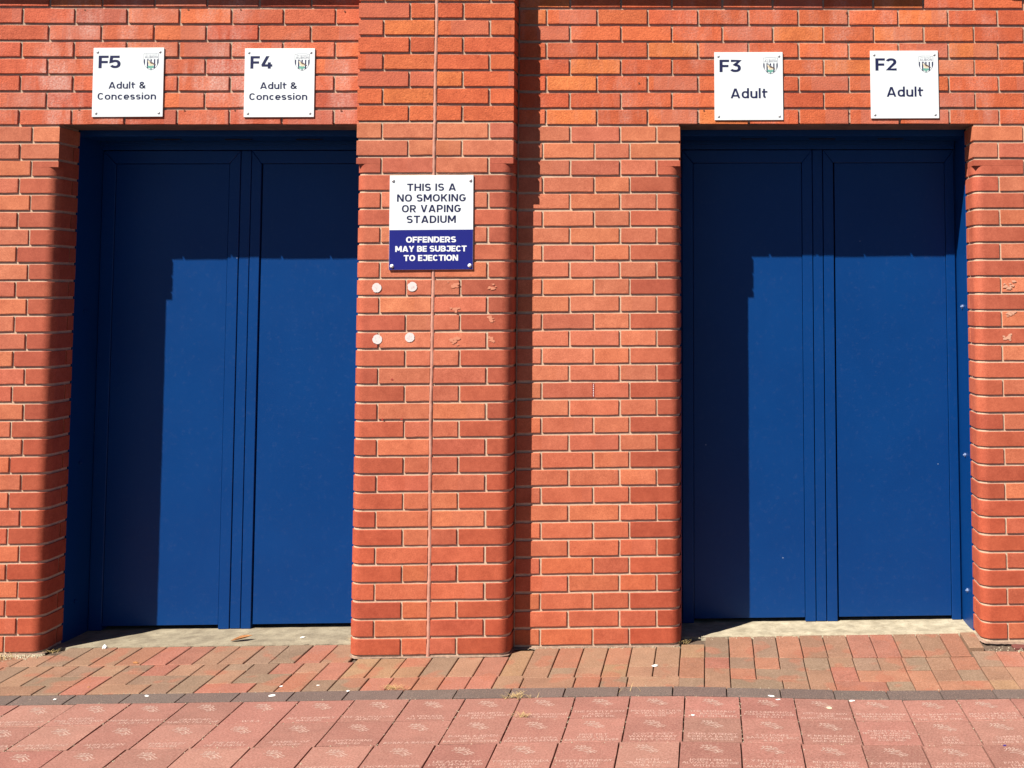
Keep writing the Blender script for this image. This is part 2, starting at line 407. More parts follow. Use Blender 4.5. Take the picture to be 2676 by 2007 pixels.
for n in range(0, LAST):
    odd = n % 2; st = style_of(n); drift = 0.010*n/29
    # left door, left jamb
    j = (-2.9912 if odd else -2.9405) + drift
    corner_brick(wall_left, XL, 0, XL-(j+J), 0.1025 if odd else REVEAL, n, st, 1, pal=LO if n < 2 else None, mat='brick_lower' if n < 2 else 'brick_special')
    if odd: reveal_brick(wall_left, XL, 1, 0.1125, REVEAL, n)
    run(wall_left, n, seq(j, 0.2275, XMIN, j-0.1), XMIN, j-J, 'brick_lower')
    # between pillar and right door
    js = [-0.722, -0.497, -0.341] if odd else [-0.603, -0.383, -0.223]
    corner_brick(wall_right, XRL, 0, XRL-(js[-1]+J), 0.1025 if odd else REVEAL, n, st, 1, pal=LO if n < 2 else None, mat='brick_lower' if n < 2 else 'brick_special')
    if odd: reveal_brick(wall_right, XRL, 1, 0.1125, REVEAL, n)
    run(wall_right, n, js, XPR+0.006, js[-1]-J+0.001, 'brick_lower')
    # right of the right door
    j = 1.300 if odd else 1.414
    corner_brick(wall_right, XRR, 0, (j-J)-XRR, REVEAL if odd else 0.1025, n, st, -1, pal=LO if n < 2 else None, mat='brick_lower' if n < 2 else 'brick_special')
    if not odd: reveal_brick(wall_right, XRR, -1, 0.1125, REVEAL, n)
    run(wall_right, n, seq(j, 0.2255, j, XMAX), j+J, XMAX, 'brick_lower')
SEAL = -1.1725
for n in range(FIRST, LAST):
    odd = n % 2; st = style_of(n) if n >= 0 else 'square'
    up = n < 0
    js = [-1.2855, -1.0555] if odd else [-1.3985, -0.9400]
    mat = 'brick_clean' if up else 'brick_lower'; cm = 'brick_clean' if up else ('brick_lower' if n < 2 else 'brick_special')
    cp = UPP if up else (LO if n < 2 else None); pal = UPP if up else None
    corner_brick(pillar, XPL, -P_PIL, (js[0]-J)-XPL, P_PIL-0.004 if up else P_PIL+0.03, n, st, -1, cm, cp)
    corner_brick(pillar, XPR, -P_PIL, XPR-(js[1]+J), P_PIL+0.004, n, st, 1, cm, cp)
    if not up: reveal_brick(pillar, XPL, -1, 0.040, REVEAL, n)
    brick(pillar, js[0]+J, SEAL-0.0075, n, -P_PIL, mat, pal); brick(pillar, SEAL+0.0075, js[1]-J, n, -P_PIL, mat, pal)
# the parts above were placed in world space: keep them there
for root in (wall_left, wall_right, pillar):
    for c in root.children: c.matrix_parent_inverse = Matrix.Translation(-Vector(root.location))

# mortar cores, set back behind the brick faces
def core(x, sgn, other, depth=0.26):
    i = REC
    def poly(rounded):
        p = [(x-sgn*abs(other-x), i)]
        if rounded: p += [(x+sgn*px_, py_) for px_, py_ in arc(-RAD, RAD, RAD-i, -90, 0)]
        else: p += [(x-sgn*i, i)]
        return p + [(x-sgn*i, REVEAL-0.002), (x-sgn*0.06, REVEAL-0.002), (x-sgn*0.06, depth), (x-sgn*abs(other-x), depth)]
    zb = zc(2) + 0.0057
    return [prism(poly(True), -0.05, zb), prism(poly(False), zb, 2.2682)]
V, F = prism([(XMIN, REC_UP), (XPL, REC_UP), (XPL, 0.26), (XMIN, 0.26)], 2.2680, 2.99)
link('mortar', mesh_py(V, F), M['mortar_up'], wall_left)
V, F = prism([(XPR, REC_UP), (XMAX, REC_UP), (XMAX, 0.26), (XPR, 0.26)], 2.2680, 2.99)
link('mortar', mesh_py(V, F), M['mortar_up'], wall_right)
V, F = merge(core(XL, 1, XMIN))
link('mortar', mesh_py(V, F), M['mortar'], wall_left)
V, F = merge(core(XRL, 1, XPR) + core(XRR, -1, XMAX))
link('mortar', mesh_py(V, F), M['mortar'], wall_right)
def pil_core(rounded, z0, z1, rec=None):
    rec = rec or REC; y0 = -P_PIL + rec; r = RAD - REC
    if rounded:
        p = [(XPL+RAD+a, -P_PIL+RAD+b) for a, b in arc(0, 0, r, 180, 270)] + [(XPR-RAD+a, -P_PIL+RAD+b) for a, b in arc(0, 0, r, 270, 360)]
    else:
        p = [(XPL+REC, y0), (XPR-REC, y0)]
    p += [(XPR-REC, 0.0), (XPR-0.01, 0.0), (XPR-0.01, 0.255), (XPL+0.05, 0.255), (XPL+0.05, REVEAL-0.002), (XPL+REC, REVEAL-0.002)]
    return prism(p, z0, z1)
zb = zc(2) + 0.0057
V, F = merge([pil_core(True, -0.05, zb), pil_core(False, zb, 2.2545)])
link('mortar', mesh_py(V, F), M['mortar'], pillar)
V, F = pil_core(False, 2.2545, 2.99, REC_UP)
link('mortar', mesh_py(V, F), M['mortar_up'], pillar)
# sealant in the movement joint: a hand-tooled, wavering bead
V, F = [], []
N = 150
rn = random.Random(3)
for i in range(N+1):
    z = -0.02 + 3.0*i/N
    d = rn.uniform(-0.0010, 0.0010) + 0.0016*math.sin(z*5.1) + 0.001*math.sin(z*17); w = 0.0075 + rn.uniform(-0.0009, 0.0012)
    yy = -P_PIL - 0.0006 + rn.uniform(-0.0008, 0.0004)
    V += [(SEAL+d-w, yy+0.004, z), (SEAL+d-w*0.5, yy-0.0004, z), (SEAL+d+w*0.5, yy-0.0004, z), (SEAL+d+w, yy+0.004, z)]
for i in range(N):
    for k in range(3): F.append((4*i+k, 4*i+k+1, 4*i+k+5, 4*i+k+4))
link('sealant_joint', mesh_py(V, F, True), M['sealant'], pillar)
# string course above the frame: it throws the shade on the topmost course
box_part('string_course', M['stone'], wall_left, XMIN, XPL-0.002, -0.042, 0.02, 2.862, 2.99, 0.002)
box_part('string_course', M['stone'], wall_right, XPR+0.002, 0.938, -0.042, 0.02, 2.862, 2.99, 0.002)
bm = bmesh.new(); bmesh.ops.create_cone(bm, cap_ends=True, segments=40, radius1=0.155, radius2=0.145, depth=0.06)
bmesh.ops.rotate(bm, matrix=Matrix.Rotation(math.pi/2, 3, 'X'), verts=bm.verts)
bmesh.ops.translate(bm, vec=(1.345, -0.032, 3.068), verts=bm.verts)
link('wall_lamp', bm_mesh(bm), M['white'], wall_right)
# lintel plates under the brick over each opening
box_part('lintel', M['lintel'], wall_left, XL+0.001, XPL-0.001, 0.012, 0.150, 2.2585, 2.2675)
box_part('lintel', M['lintel'], wall_right, XRL+0.001, XRR-0.001, 0.012, 0.150, 2.2585, 2.2675)
# plugged screw holes left by older signs, and a weep vent in an open joint
def disc(name, parent, mat, x, z, y, r, n=10, squash=1.0, jag=0.15, rnd=RND):
    V = [(x, y, z)]; F = []
    for i in range(n):
        a = 2*math.pi*i/n; q = r*(1+rnd.uniform(-jag, jag)); V.append((x+q*math.cos(a), y+0.0002, z+q*math.sin(a)*squash))
    for i in range(n): F.append((0, 1+(i+1) % n, 1+i))
    return link(name, mesh_py(V, F), mat, parent)
for x, z in ((-2.732, 2.768), (-2.283, 2.771), (-2.055, 2.771), (-1.60, 2.765), (-2.742, 2.325), (-2.288, 2.323), (-2.069, 2.323), (-1.607, 2.322)):
    disc('plugged_hole', wall_left, M['hole'], x, z, -0.0016, 0.0042)
for x, z in ((0.627, 2.763), (-0.30, 2.444), (-0.012, 2.322), (0.63, 2.322)):
    disc('plugged_hole', wall_right, M['hole'], x, z, -0.0016, 0.0040)
for x, z in ((-1.339, 1.154), (-1.377, 0.985), (-1.295, 0.986)):
    disc('plugged_hole', pillar, M['weep'], x, z, -P_PIL-0.0016, 0.005, jag=0.4)
wv = link('weep_vent', None, None, wall_right) if False else None
bm = bmesh.new(); bm_box(bm, -0.5015, -0.4925, 0.001, 0.006, 1.062, 1.123, 0.001)
wvo = link('weep_vent', bm_mesh(bm), M['weep'], wall_right)
for i in range(7):
    z = 1.067 + i*0.0078
    bm_b = bmesh.new(); bm_box(bm_b, -0.4985, -0.4955, 0.0, 0.0015, z, z+0.004)
    o = link('vent_bar', bm_mesh(bm_b), M['cap'], None); o.parent = wvo

# ------------------------------------------------------------------ doors
Y_F, Y_L, Y_M = 0.3385, 0.343, 0.3385         # frame face, leaf face, mullion face
def quad_prism(pts, y0, y1):
    """Polygon in x,z pushed from y0 (front) to y1."""
    n = len(pts)
    v = [(x, y0, z) for x, z in pts] + [(x, y1, z) for x, z in pts]
    f = [tuple(range(n)), tuple(range(n, 2*n))[::-1]] + [(i, n+i, n+(i+1) % n, (i+1) % n) for i in range(n)]
    return mesh_py(v, f)
def bevelled(me, w=0.0018):
    bm = bmesh.new(); bm.from_mesh(me)
    bmesh.ops.bevel(bm, geom=list(bm.edges), offset=w, segments=1, affect='EDGES'); bm.to_mesh(me); bm.free(); return me
def double_door(name_label, x):
    """x: [opening left, post, leaf L, post, mullion, post, leaf R, post, opening right] along the frame face."""
    d = thing('double_door', name_label, 'door', ((x[0]+x[-1])/2, Y_F, 0))
    g = 0.0016
    zt, zh, zf = 2.1285, 2.190, 2.2235
    pa = M['paint']
    zb = -0.0070
    def post(name, a, b, mit_l, mit_r):
        # outer side runs up to the head, the side next to a leaf is mitred
        pts = [(a, zb), (b, zb), (b, zt if mit_r else zh), (a, zt if mit_l else zh)]
        link(name, bevelled(quad_prism(pts, Y_F, Y_F+0.06)), pa, d)
    post('frame_post', x[0]+g, x[1]-g, False, True)
    post('frame_post', x[2]+g, x[3]-g, True, False)
    post('frame_post', x[4]+g, x[5]-g, False, True)
    post('frame_post', x[6]+g, x[7]-g, True, False)
    link('mullion', bevelled(quad_prism([(x[3]+g, zb+0.001), (x[4]-g, zb+0.001), (x[4]-g, zh), (x[3]+g, zh)], Y_M+0.0015, Y_M+0.06)), pa, d)
    for a, b, c, e in ((x[0], x[1], x[2], x[3]), (x[4], x[5], x[6], x[7])):
        link('head_rail', bevelled(quad_prism([(b-g, zt+g), (c+g, zt+g), (e-g-0.001, zh), (a+g+0.001, zh)], Y_F, Y_F+0.06)), pa, d)
        gl = 0.0004 if a == x[0] else 0.005
        lf = link('door_leaf', bevelled(quad_prism([(b+gl, 0.012), (c-0.0004, 0.012), (c-0.0004, zt-0.0008), (b+gl, zt-0.0008)], Y_L, Y_L+0.045), 0.0008), pa, d)
        zz = 0.010
    box_part('head_fascia', pa, d, x[0], x[-2], Y_F-0.010, Y_F+0.06, zh+0.003, 2.266, 0.0015)
    box_part('head_strip', pa, d, x[0], x[-2], Y_F-0.020, Y_F-0.0105, zf-0.008, 2.2655, 0.001)
    sof = box_part('soffit_lining', pa, d, x[0]-0.012, x[-1]+0.012, REVEAL+0.001, Y_F-0.021, 2.231, 2.2668, 0.0015)
    for k in range(3):
        cx = x[0] + (x[-1]-x[0])*(0.26 + 0.245*k)
        so_ = box_part('slot', M['dark'], None, cx-0.06, cx+0.06, 0.235, 0.252, 2.2285, 2.2305); so_.parent = sof; so_.matrix_parent_inverse = sof.matrix_parent_inverse.copy() if False else Matrix()
    ll = box_part('side_lining', pa, d, x[0]-0.030, x[0]-0.001, REVEAL+0.001, Y_F+0.05, -0.012, 2.2645, 0.0015)
    rl = box_part('side_lining', pa, d, x[-1]-0.002, x[-1]+0.032, REVEAL+0.001, Y_F+0.05, -0.012, 2.2645, 0.0015)
    box_part('frame_edge', pa, d, x[-2]+0.001, x[-1]-0.0025, Y_F+0.008, Y_F+0.06, 0.001, 2.2650, 0.001)
    box_part('backing', M['dark'], d, x[0]-0.02, x[-1]+0.02, Y_F+0.064, Y_F+0.08, -0.02, 2.45)
    # threshold gap behind the leaves stays dark against the backing
    return d, ll, rl
dl, dl_l, dl_r = double_door('blue steel double door left of the pillar, under the F5 and F4 signs', [XL+0.001, -2.760, -2.2385, -2.1855, -2.1360, -2.0875, -1.560, -1.512, XPL+0.002])
dr, dr_l, dr_r = double_door('blue steel double door at the right, under the F3 and F2 signs', [XRL-0.001, -0.0645, 0.4490, 0.5005, 0.5500, 0.6015, 1.1320, 1.1780, XRR])
# move linings flush with the brick reveals, add studs on the sunlit one
def stud(parent, x, y, z, sgn, mat='bolt'):
    bm = bmesh.new()
    bmesh.ops.create_cone(bm, cap_ends=True, segments=6, radius1=0.0095, radius2=0.0095, depth=0.006)
    r2 = bmesh.ops.create_uvsphere(bm, u_segments=8, v_segments=4, radius=0.0042)
    bmesh.ops.translate(bm, vec=(0, 0, 0.005), verts=r2['verts'])
    bmesh.ops.rotate(bm, matrix=Matrix.Rotation(-sgn*math.pi/2, 3, 'Y'), verts=bm.verts)
    bmesh.ops.translate(bm, vec=(x, y, z), verts=bm.verts)
    o = link('bolt', bm_mesh(bm), M[mat], None); o.parent = parent
for z in (1.445, 0.765, 0.155): stud(dr_r, XRR-0.0045, 0.235, z, 1)
for z in (1.445, 0.765, 0.155): stud(dl_l, XL+0.0025, 0.235, z, -1, 'paint')  # bolts on the shaded lining take darker door paint, shade put into their colour

# ------------------------------------------------------------------ lettering: own stroke alphabet
def sup(cx, cy, rx, ry, a0, a1, n=14, e=2.35):
    out = []
    for i in range(n+1):
        a = math.radians(a0 + (a1-a0)*i/n); c, s = math.cos(a), math.sin(a)
        out.append((cx + rx*math.copysign(abs(c)**(2/e), c), cy + ry*math.copysign(abs(s)**(2/e), s)))
    return out
def glyph(ch, w):
    h = w/2; T, B = 1-h, h; X = 0.735; XT = X-h
    S = lambda *p: ('s', list(p)); D = lambda a, b: ('d', a, b)
    if ch == ' ': return [], 0.26
    if ch == 'I': return [S((h, 0), (h, 1))], w
    if ch == 'T': W = .68; return [S((0, T), (W, T)), S((W/2, T), (W/2, 0))], W
    if ch == 'H': W = .74; return [S((h, 0), (h, 1)), S((W-h, 0), (W-h, 1)), S((h, .5), (W-h, .5))], W
    if ch == 'E': W = .58; return [S((W, T), (h, T), (h, B), (W, B)), S((h, .5), (W*.93, .5))], W
    if ch == 'F': W = .58; return [S((W, T), (h, T), (h, 0)), S((h, .49), (W*.93, .49))], W
    if ch == 'L': W = .54; return [S((h, 1), (h, B), (W, B))], W
    if ch == 'N': W = .74; return [S((h, 0), (h, 1)), S((W-h, 0), (W-h, 1)), D((w*.62, 1), (W-w*.62, 0))], W
    if ch == 'M': W = .88; return [S((h, 0), (h, 1)), S((W-h, 0), (W-h, 1)), D((w*.62, 1), (W/2, .22)), D((W-w*.62, 1), (W/2, .22))], W
    if ch == 'A': W = .82; return [D((w*.55, 0), (W/2-w*.08, 1)), D((W-w*.55, 0), (W/2+w*.08, 1)), S((W*.22, .24+h*.2), (W*.78, .24+h*.2))], W
    if ch == 'V': W = .76; return [D((w*.55, 1), (W/2-w*.08, 0)), D((W-w*.55, 1), (W/2+w*.08, 0))], W
    if ch == 'Y': W = .74; return [D((w*.55, 1), (W/2, .40)), D((W-w*.55, 1), (W/2, .40)), S((W/2, .46), (W/2, 0))], W
    if ch == 'K': W = .72; return [S((h, 0), (h, 1)), D((w*.9, .38), (W-w*.6, 1)), D((W*.42, .60), (W-w*.58, 0))], W
    if ch == 'O': W = .78; return [S(*sup(W/2, .5, W/2-h, .5-h, 0, 360, 32))], W
    if ch == 'C': W = .70; return [S(*sup(W/2, .5, W/2-h, .5-h, 38, 322, 26))], W
    if ch == 'G': W = .74; return [S(*(sup(W/2, .5, W/2-h, .5-h, 40, 330, 26) + [(W-h, .46), (W*.55, .46)]))], W
    if ch == 'D': W = .72; return [S(*([(h, 0), (h, T), (W*.42, T)] + sup(W*.42, .5, W*.58-h, .5-h, 90, -90, 16)[1:] + [(h*1.02, B)]))], W
    if ch == 'U': W = .72; return [S(*([(h, 1), (h, .4)] + sup(W/2, .4, W/2-h, .4-h, 180, 360, 14) + [(W-h, 1)]))], W
    if ch == 'P': W = .68; return [S(*([(h, 0), (h, T), (W*.5, T)] + sup(W*.5, (T+.42)/2, W*.5-h, (T-.42)/2, 90, -90, 12)[1:] + [(h, .42)]))], W
    if ch == 'R': W = .70; return [S(*([(h, 0), (h, T), (W*.5, T)] + sup(W*.5, (T+.45)/2, W*.47-h, (T-.45)/2, 90, -90, 12)[1:] + [(h, .45)])), D((W*.45, .47), (W-w*.58, 0))], W
    if ch == 'B': W = .68; return [S(*([(h, 0), (h, T), (W*.5, T)] + sup(W*.5, (T+.51)/2, W*.46-h, (T-.51)/2, 90, -90, 12)[1:] + [(h, .51)])), S(*([(W*.45, .51)] + sup(W*.5, (.51+B)/2, W*.5-h, (.51-B)/2, 90, -90, 12) + [(h*1.02, B)]))], W
    if ch == 'J': W = .62; return [S(*([(W*.14, T), (W-h, T), (W-h, .35)] + sup(W/2, .35, W/2-h, .35-h, 0, -165, 12)[1:]))], W
    if ch == 'S': W = .66; m = .5; return [S(*(sup(W/2, (T+m)/2, W/2-h, (T-m)/2, 28, 270, 16) + sup(W/2, (B+m)/2, W/2-h, (m-B)/2, 90, -152, 16)[1:]))], W
    if ch == '5': W = .64; return [S(*([(W*.90, T), (W*.17, T), (W*.11, .50)] + sup(W/2, .335, W/2-h, .335-h, 128, -155, 18)))], W
    if ch == '4': W = .72; return [D((W*.60, 1), (w*.62, .26)), S((h*.6, .25), (W, .25)), S((W*.74, .5), (W*.74, 0))], W
    if ch == '3': W = .64; return [S(*([(W*.06, T), (W*.86, T), (W*.43, .60)] + sup(W*.47, .325, W*.53-h, .325-h, 84, -155, 18)))], W
    if ch == '2': W = .64; return [S(*(sup(W*.48, .70, W*.5-h, .30-h, 165, -28, 16) + [(h*1.3, B), (W, B)]))], W
    if ch == 'd': W = .62; return [S((W-h, 0), (W-h, 1.04)), S(*sup(W/2, X/2, W/2-h, X/2-h, 0, 360, 26))], W
    if ch == 'u': W = .60; return [S((W-h, 0), (W-h, X)), S(*([(h, X), (h, .30)] + sup(W/2, .30, W/2-h, .30-h, 180, 360, 12)))], W
    if ch == 'l': return [S((h, 0), (h, 1.04))], w
    if ch == 't': W = .46; return [S(*([(W*.38, .96), (W*.38, .26)] + sup(W*.38+.17, .26, .17, .26-h, 180, 262, 7))), S((0, XT), (W, XT))], W
    if ch == 'o': W = .64; return [S(*sup(W/2, X/2, W/2-h, X/2-h, 0, 360, 26))], W
    if ch == 'n': W = .60; return [S((h, 0), (h, X)), S(*(sup(W/2, X-.30, W/2-h, .30-h, 180, 0, 12) + [(W-h, 0)]))], W
    if ch == 'c': W = .57; return [S(*sup(W/2+.01, X/2, W/2-h, X/2-h, 42, 318, 22))], W
    if ch == 'e': W = .62; return [S(*([(h, X/2-.01), (W-h, X/2-.01)] + sup(W/2, X/2, W/2-h, X/2-h, 8, 318, 24)))], W
    if ch == 's': W = .54; m = X/2; return [S(*(sup(W/2, (XT+m)/2, W/2-h, (XT-m)/2, 28, 270, 12) + sup(W/2, (B+m)/2, W/2-h, (m-B)/2, 90, -152, 12)[1:]))], W
    if ch == 'i': return [S((h, 0), (h, X)), S((h, .88), (h, 1.02))], w
    if ch == '&': W = .74; return [S(*([(W-h*.6, h*.4), (W*.22, .66)] + sup(W*.40, .78, W*.22, .22-h, 190, -40, 14) + [(W*.20, .46)] + sup(W*.40, .28, W*.40-h, .28-h, 150, 330, 12) + [(W*.90, .46)]))], W
    return [], 0.3
def ribbon(pts, w):
    closed = len(pts) > 3 and math.dist(pts[0], pts[-1]) < 1e-6
    if closed: pts = pts[:-1]
    q = [pts[0]]
    for p in pts[1:]:
        if math.dist(p, q[-1]) > 1e-5: q.append(p)
    pts = q; n = len(pts); L, R = [], []
    for i in range(n):
        a = pts[i-1] if (i > 0 or closed) else None; b = pts[(i+1) % n] if (i < n-1 or closed) else None
        p = pts[i]
        def nrm(s, e):
            dx, dy = e[0]-s[0], e[1]-s[1]; l = math.hypot(dx, dy); return (-dy/l, dx/l)
        if a is None: nx, ny = nrm(p, b); k = 1
        elif b is None: nx, ny = nrm(a, p); k = 1
        else:
            n1, n2 = nrm(a, p), nrm(p, b); sx, sy = n1[0]+n2[0], n1[1]+n2[1]; l = math.hypot(sx, sy) or 1e-6
            nx, ny = sx/l, sy/l; k = min(1.7, 1/max(0.3, nx*n1[0]+ny*n1[1]))
        L.append((p[0]+nx*w/2*k, p[1]+ny*w/2*k)); R.append((p[0]-nx*w/2*k, p[1]-ny*w/2*k))
    F = []
    m = n if closed else n-1
    for i in range(m):
        j = (i+1) % n; F.append((i, j, n+j, n+i))
    return L + R, F
def stroke_text(txt, weight, track=0.17):
    """Returns (strokes as flat meshes, total width) at cap height 1."""
    x = 0.0; out = []
    for ch in txt:
        st, W = glyph(ch, weight)
        for s in st:
            if s[0] == 's': v, f = ribbon(s[1], weight)
            else:
                (x0, y0), (x1, y1) = s[1], s[2]
                hw = weight/2*math.hypot(x1-x0, y1-y0)/abs(y1-y0)
                hw = min(hw, weight*0.75)
                v, f = [(x0-hw, y0), (x0+hw, y0), (x1+hw, y1), (x1-hw, y1)], [(0, 1, 2, 3)]
            out.append(([(a+x, b) for a, b in v], f))
        x += W + track
    return out, x - track
def lettering(parent, txt, cx, z_base, cap, width, weight, mat, y, name='lettering', track=0.16):
    st, W = stroke_text(txt, weight, track); k = width/W
    V, F = [], []
    for i, (v, f) in enumerate(st):
        o = len(V); V += [(cx - width/2 + a*k, y - 0.00003*(i % 7), z_base + b*cap) for a, b in v]; F += [tuple(q+o for q in t) for t in f]
    me = bpy.data.meshes.new('mesh'); me.from_pydata(V, [], F); me.update()
    ob = _link(name, me, mat); ob.parent = parent
    return ob
def flat_poly(parent, name, pts, y, mat):
    me = bpy.data.meshes.new('mesh'); me.from_pydata([(x, y, z) for x, z in pts], [], [tuple(range(len(pts)))]); me.update()
    ob = _link(name, me, mat); ob.parent = parent; return ob
def screw(parent, x, z, y, mat, r=0.0062, dome=0.0035, name='screw'):
    bm = bmesh.new(); bmesh.ops.create_uvsphere(bm, u_segments=12, v_segments=8, radius=r)
    bmesh.ops.scale(bm, vec=(1, dome/r, 1), verts=bm.verts); bmesh.ops.translate(bm, vec=(x, y, z), verts=bm.verts)
    me = bm_mesh(bm)
    for p in me.polygons: p.use_smooth = True
    ob = _link(name, me, mat); ob.parent = parent; return ob

# ------------------------------------------------------------------ signs over the doors
SIGN = 0.305
def crest(root, ox, oz, w, h, y):
    """Shield: white with a wordmark, navy stripes, a bird on a leafy twig. ox,oz = top-left corner."""
    def P(u, v): return (ox + u*w, oz - v*h)
    def outline(s):                                       # s shrinks about the middle
        pts = [(0, .03), (.14, .03), (.2, 0), (.8, 0), (.86, .03), (1, .03), (1, .52), (.965, .64), (.90, .75), (.80, .86), (.66, .95), (.5, 1.0), (.34, .95), (.2, .86), (.1, .75), (.035, .64), (0, .52)]
        return [P(.5+(u-.5)*s, .5+(v-.5)*s) for u, v in pts]
    c = flat_poly(root, 'crest', outline(1.0), y, M['grey_print'])
    def add(name, pts, k, mat, raw=False):
        o = flat_poly(c, name, pts if raw else [P(u, v) for u, v in pts], y-0.00006*k, mat); return o
    add('shield', outline(0.955), 1, M['white'], True)
    lettering(c, 'ALBION', *P(.5, .30), h*0.135, w*0.84, 0.16, M['grey_print'], y-0.00018, 'wordmark')
    lettering(c, 'EEE FEENEEFFEE', *P(.5, .125), h*0.05, w*0.80, 0.22, M['grey_print'], y-0.00018, 'small_wordmark') if False else None
    st, W = stroke_text('', .2)
    o = bpy.data.curves.new('t', 'FONT'); o.body = 'WEST BROMWICH'; o.size = 0.0075; o.align_x = 'CENTER'; o.resolution_u = 1
    cv = bpy.data.objects.new('tmp', o); COL.objects.link(cv); dg = bpy.context.evaluated_depsgraph_get(); me = bpy.data.meshes.new_from_object(cv.evaluated_get(dg)); bpy.data.objects.remove(cv)
    x_, z_ = P(.5, .135); ww = max(v.co.x for v in me.vertices)-min(v.co.x for v in me.vertices); kx = w*.78/ww
    for v in me.vertices: v.co = Vector((x_ + v.co.x*kx, y-0.0002, z_ + v.co.y*0.7))
    t = _link('small_wordmark', me); me.materials.clear(); me.materials.append(M['grey_print']); t.parent = c
    def bottom(u): 
        prof = [(0, .52), (.035, .64), (.1, .75), (.2, .86), (.34, .95), (.5, 1.0)]
        uu = u if u <= .5 else 1-u
        for (a, b), (e, f) in zip(prof, prof[1:]):
            if a <= uu <= e: return b + (f-b)*(uu-a)/(e-a) - .02
        return .98
    for a, b in ((.025, .10), (.225, .315), (.455, .545), (.685, .775), (.90, .975)):
        add('stripe', [(a, .36), (b, .36), (b, bottom(b)), (a, bottom(a))], 3, M['navy'])
    add('bird', [(.26, .42), (.42, .51), (.58, .58), (.70, .68), (.62, .72), (.50, .76), (.39, .70), (.31, .57)], 5, M['cream_print'])
    add('wing', [(.38, .48), (.60, .55), (.84, .69), (.80, .72), (.62, .64), (.48, .62)], 7, M['brown_print'])
    add('twig', [(.20, .35), (.30, .34), (.62, .555), (.58, .575)], 6, M['grey_print'])
    add('leaves', [(.26, .78), (.36, .73), (.48, .76), (.58, .74), (.72, .78), (.66, .86), (.54, .88), (.52, .95), (.46, .95), (.44, .88), (.32, .87)], 8, M['green_print'])
    return c
def entrance_sign(x, z, rot, code, lines, label):
    s = thing('entrance_sign', label, 'sign', (x, -0.0035, z), 'white entrance signs over the doors')
    h = SIGN/2; y = -0.0024
    bm = bmesh.new(); bm_box(bm, -h, h, -0.002, 0.0022, -h, h, 0.0007); pl = _link('plate', bm_mesh(bm), M['white']); pl.parent = s
    L = -h; T = h
    lettering(pl, code, L+0.0266+0.0475*(0.93 if code != 'F4' else 0.97), T-0.0896, 0.0555, 0.095, 0.185, M['navy'], y, 'code', track=0.07)
    for t, cx, base, cap, wd in lines:
        lettering(pl, t, L+cx, T-base, cap, wd, 0.165, M['navy'], y, track=0.11)
    crest(pl, L+0.2175, T-0.0235, 0.0655, 0.0760, y)
    for sx in (-1, 1):
        for sz in (-1, 1): screw(s, sx*(h-0.0175), sz*(h-0.0175) , -0.002, M['screw'])
    s.rotation_euler = (0, -rot, 0)
    return s
two = [('Adult &', 0.149, 0.1805, 0.0300, 0.160), ('Concession', 0.149, 0.2290, 0.0300, 0.252)]
one = [('Adult', 0.1535, 0.2075, 0.0440, 0.164)]
entrance_sign(-2.5332, 2.4464, 0.0055, 'F5', two, 'white F5 Adult and Concession sign, farther from the pillar over the left door')
entrance_sign(-1.8775, 2.4448, 0.0031, 'F4', two, 'white F4 Adult and Concession sign, next to the pillar over the left door')
entrance_sign(0.1869, 2.4309, 0.0031, 'F3', one, 'white F3 Adult sign, nearer the pillar over the right door')
entrance_sign(0.8829, 2.4382, 0.0037, 'F2', one, 'white F2 Adult sign, over the right end of the right door')

# notice on the pillar
NX, NZ, NW, NH = -1.1805, 1.8210, 0.3565, 0.4050
nt_ = thing('notice', 'tall white and navy no smoking or vaping notice screwed to the brick pillar', 'sign', (NX, -P_PIL-0.0045, NZ))
bm = bmesh.new(); bm_box(bm, -NW/2, NW/2, -0.002, 0.0030, -NH/2, NH/2, 0.0008); npl = _link('plate', bm_mesh(bm), M['white']); npl.parent = nt_
ym = -0.0022
zsplit = 1.789 - NZ
lowp = flat_poly(npl, 'blue_panel', [(-NW/2+.0008, -NH/2+.0008), (NW/2-.0008, -NH/2+.0008), (NW/2-.0008, zsplit), (-NW/2+.0008, zsplit)], ym, M['sign_blue'])
for t, zb_, cap, wd, cx in (('THIS IS A', 1.9563, .0315, .208, 0.0), ('NO SMOKING', 1.9104, .0315, .293, 0.0), ('OR VAPING', 1.8645, .0315, .2508, 0.0), ('STADIUM', 1.8183, .0318, .209, 0.0)):
    lettering(npl, t, cx, zb_-NZ, cap, wd, 0.180, M['navy'], ym-0.0002, track=0.12)
for t, zb_, cap, wd in (('OFFENDERS', 1.7346, .0253, .2126), ('MAY BE SUBJECT', 1.6953, .0250, .3029), ('TO EJECTION', 1.6561, .0254, .2307)):
    lettering(npl, t, 0.0, zb_-NZ, cap, wd, 0.205, M['white_print'], ym-0.0003, track=0.06)
for sx in (-1, 1):
    screw(nt_, sx*0.1645, 0.1815, -0.002, M['cap'], 0.0072, 0.006)
    screw(nt_, sx*0.1650, -0.1865, -0.002, M['cap'], 0.0085, 0.007)
nt_.rotation_euler = (0, -0.004, 0)

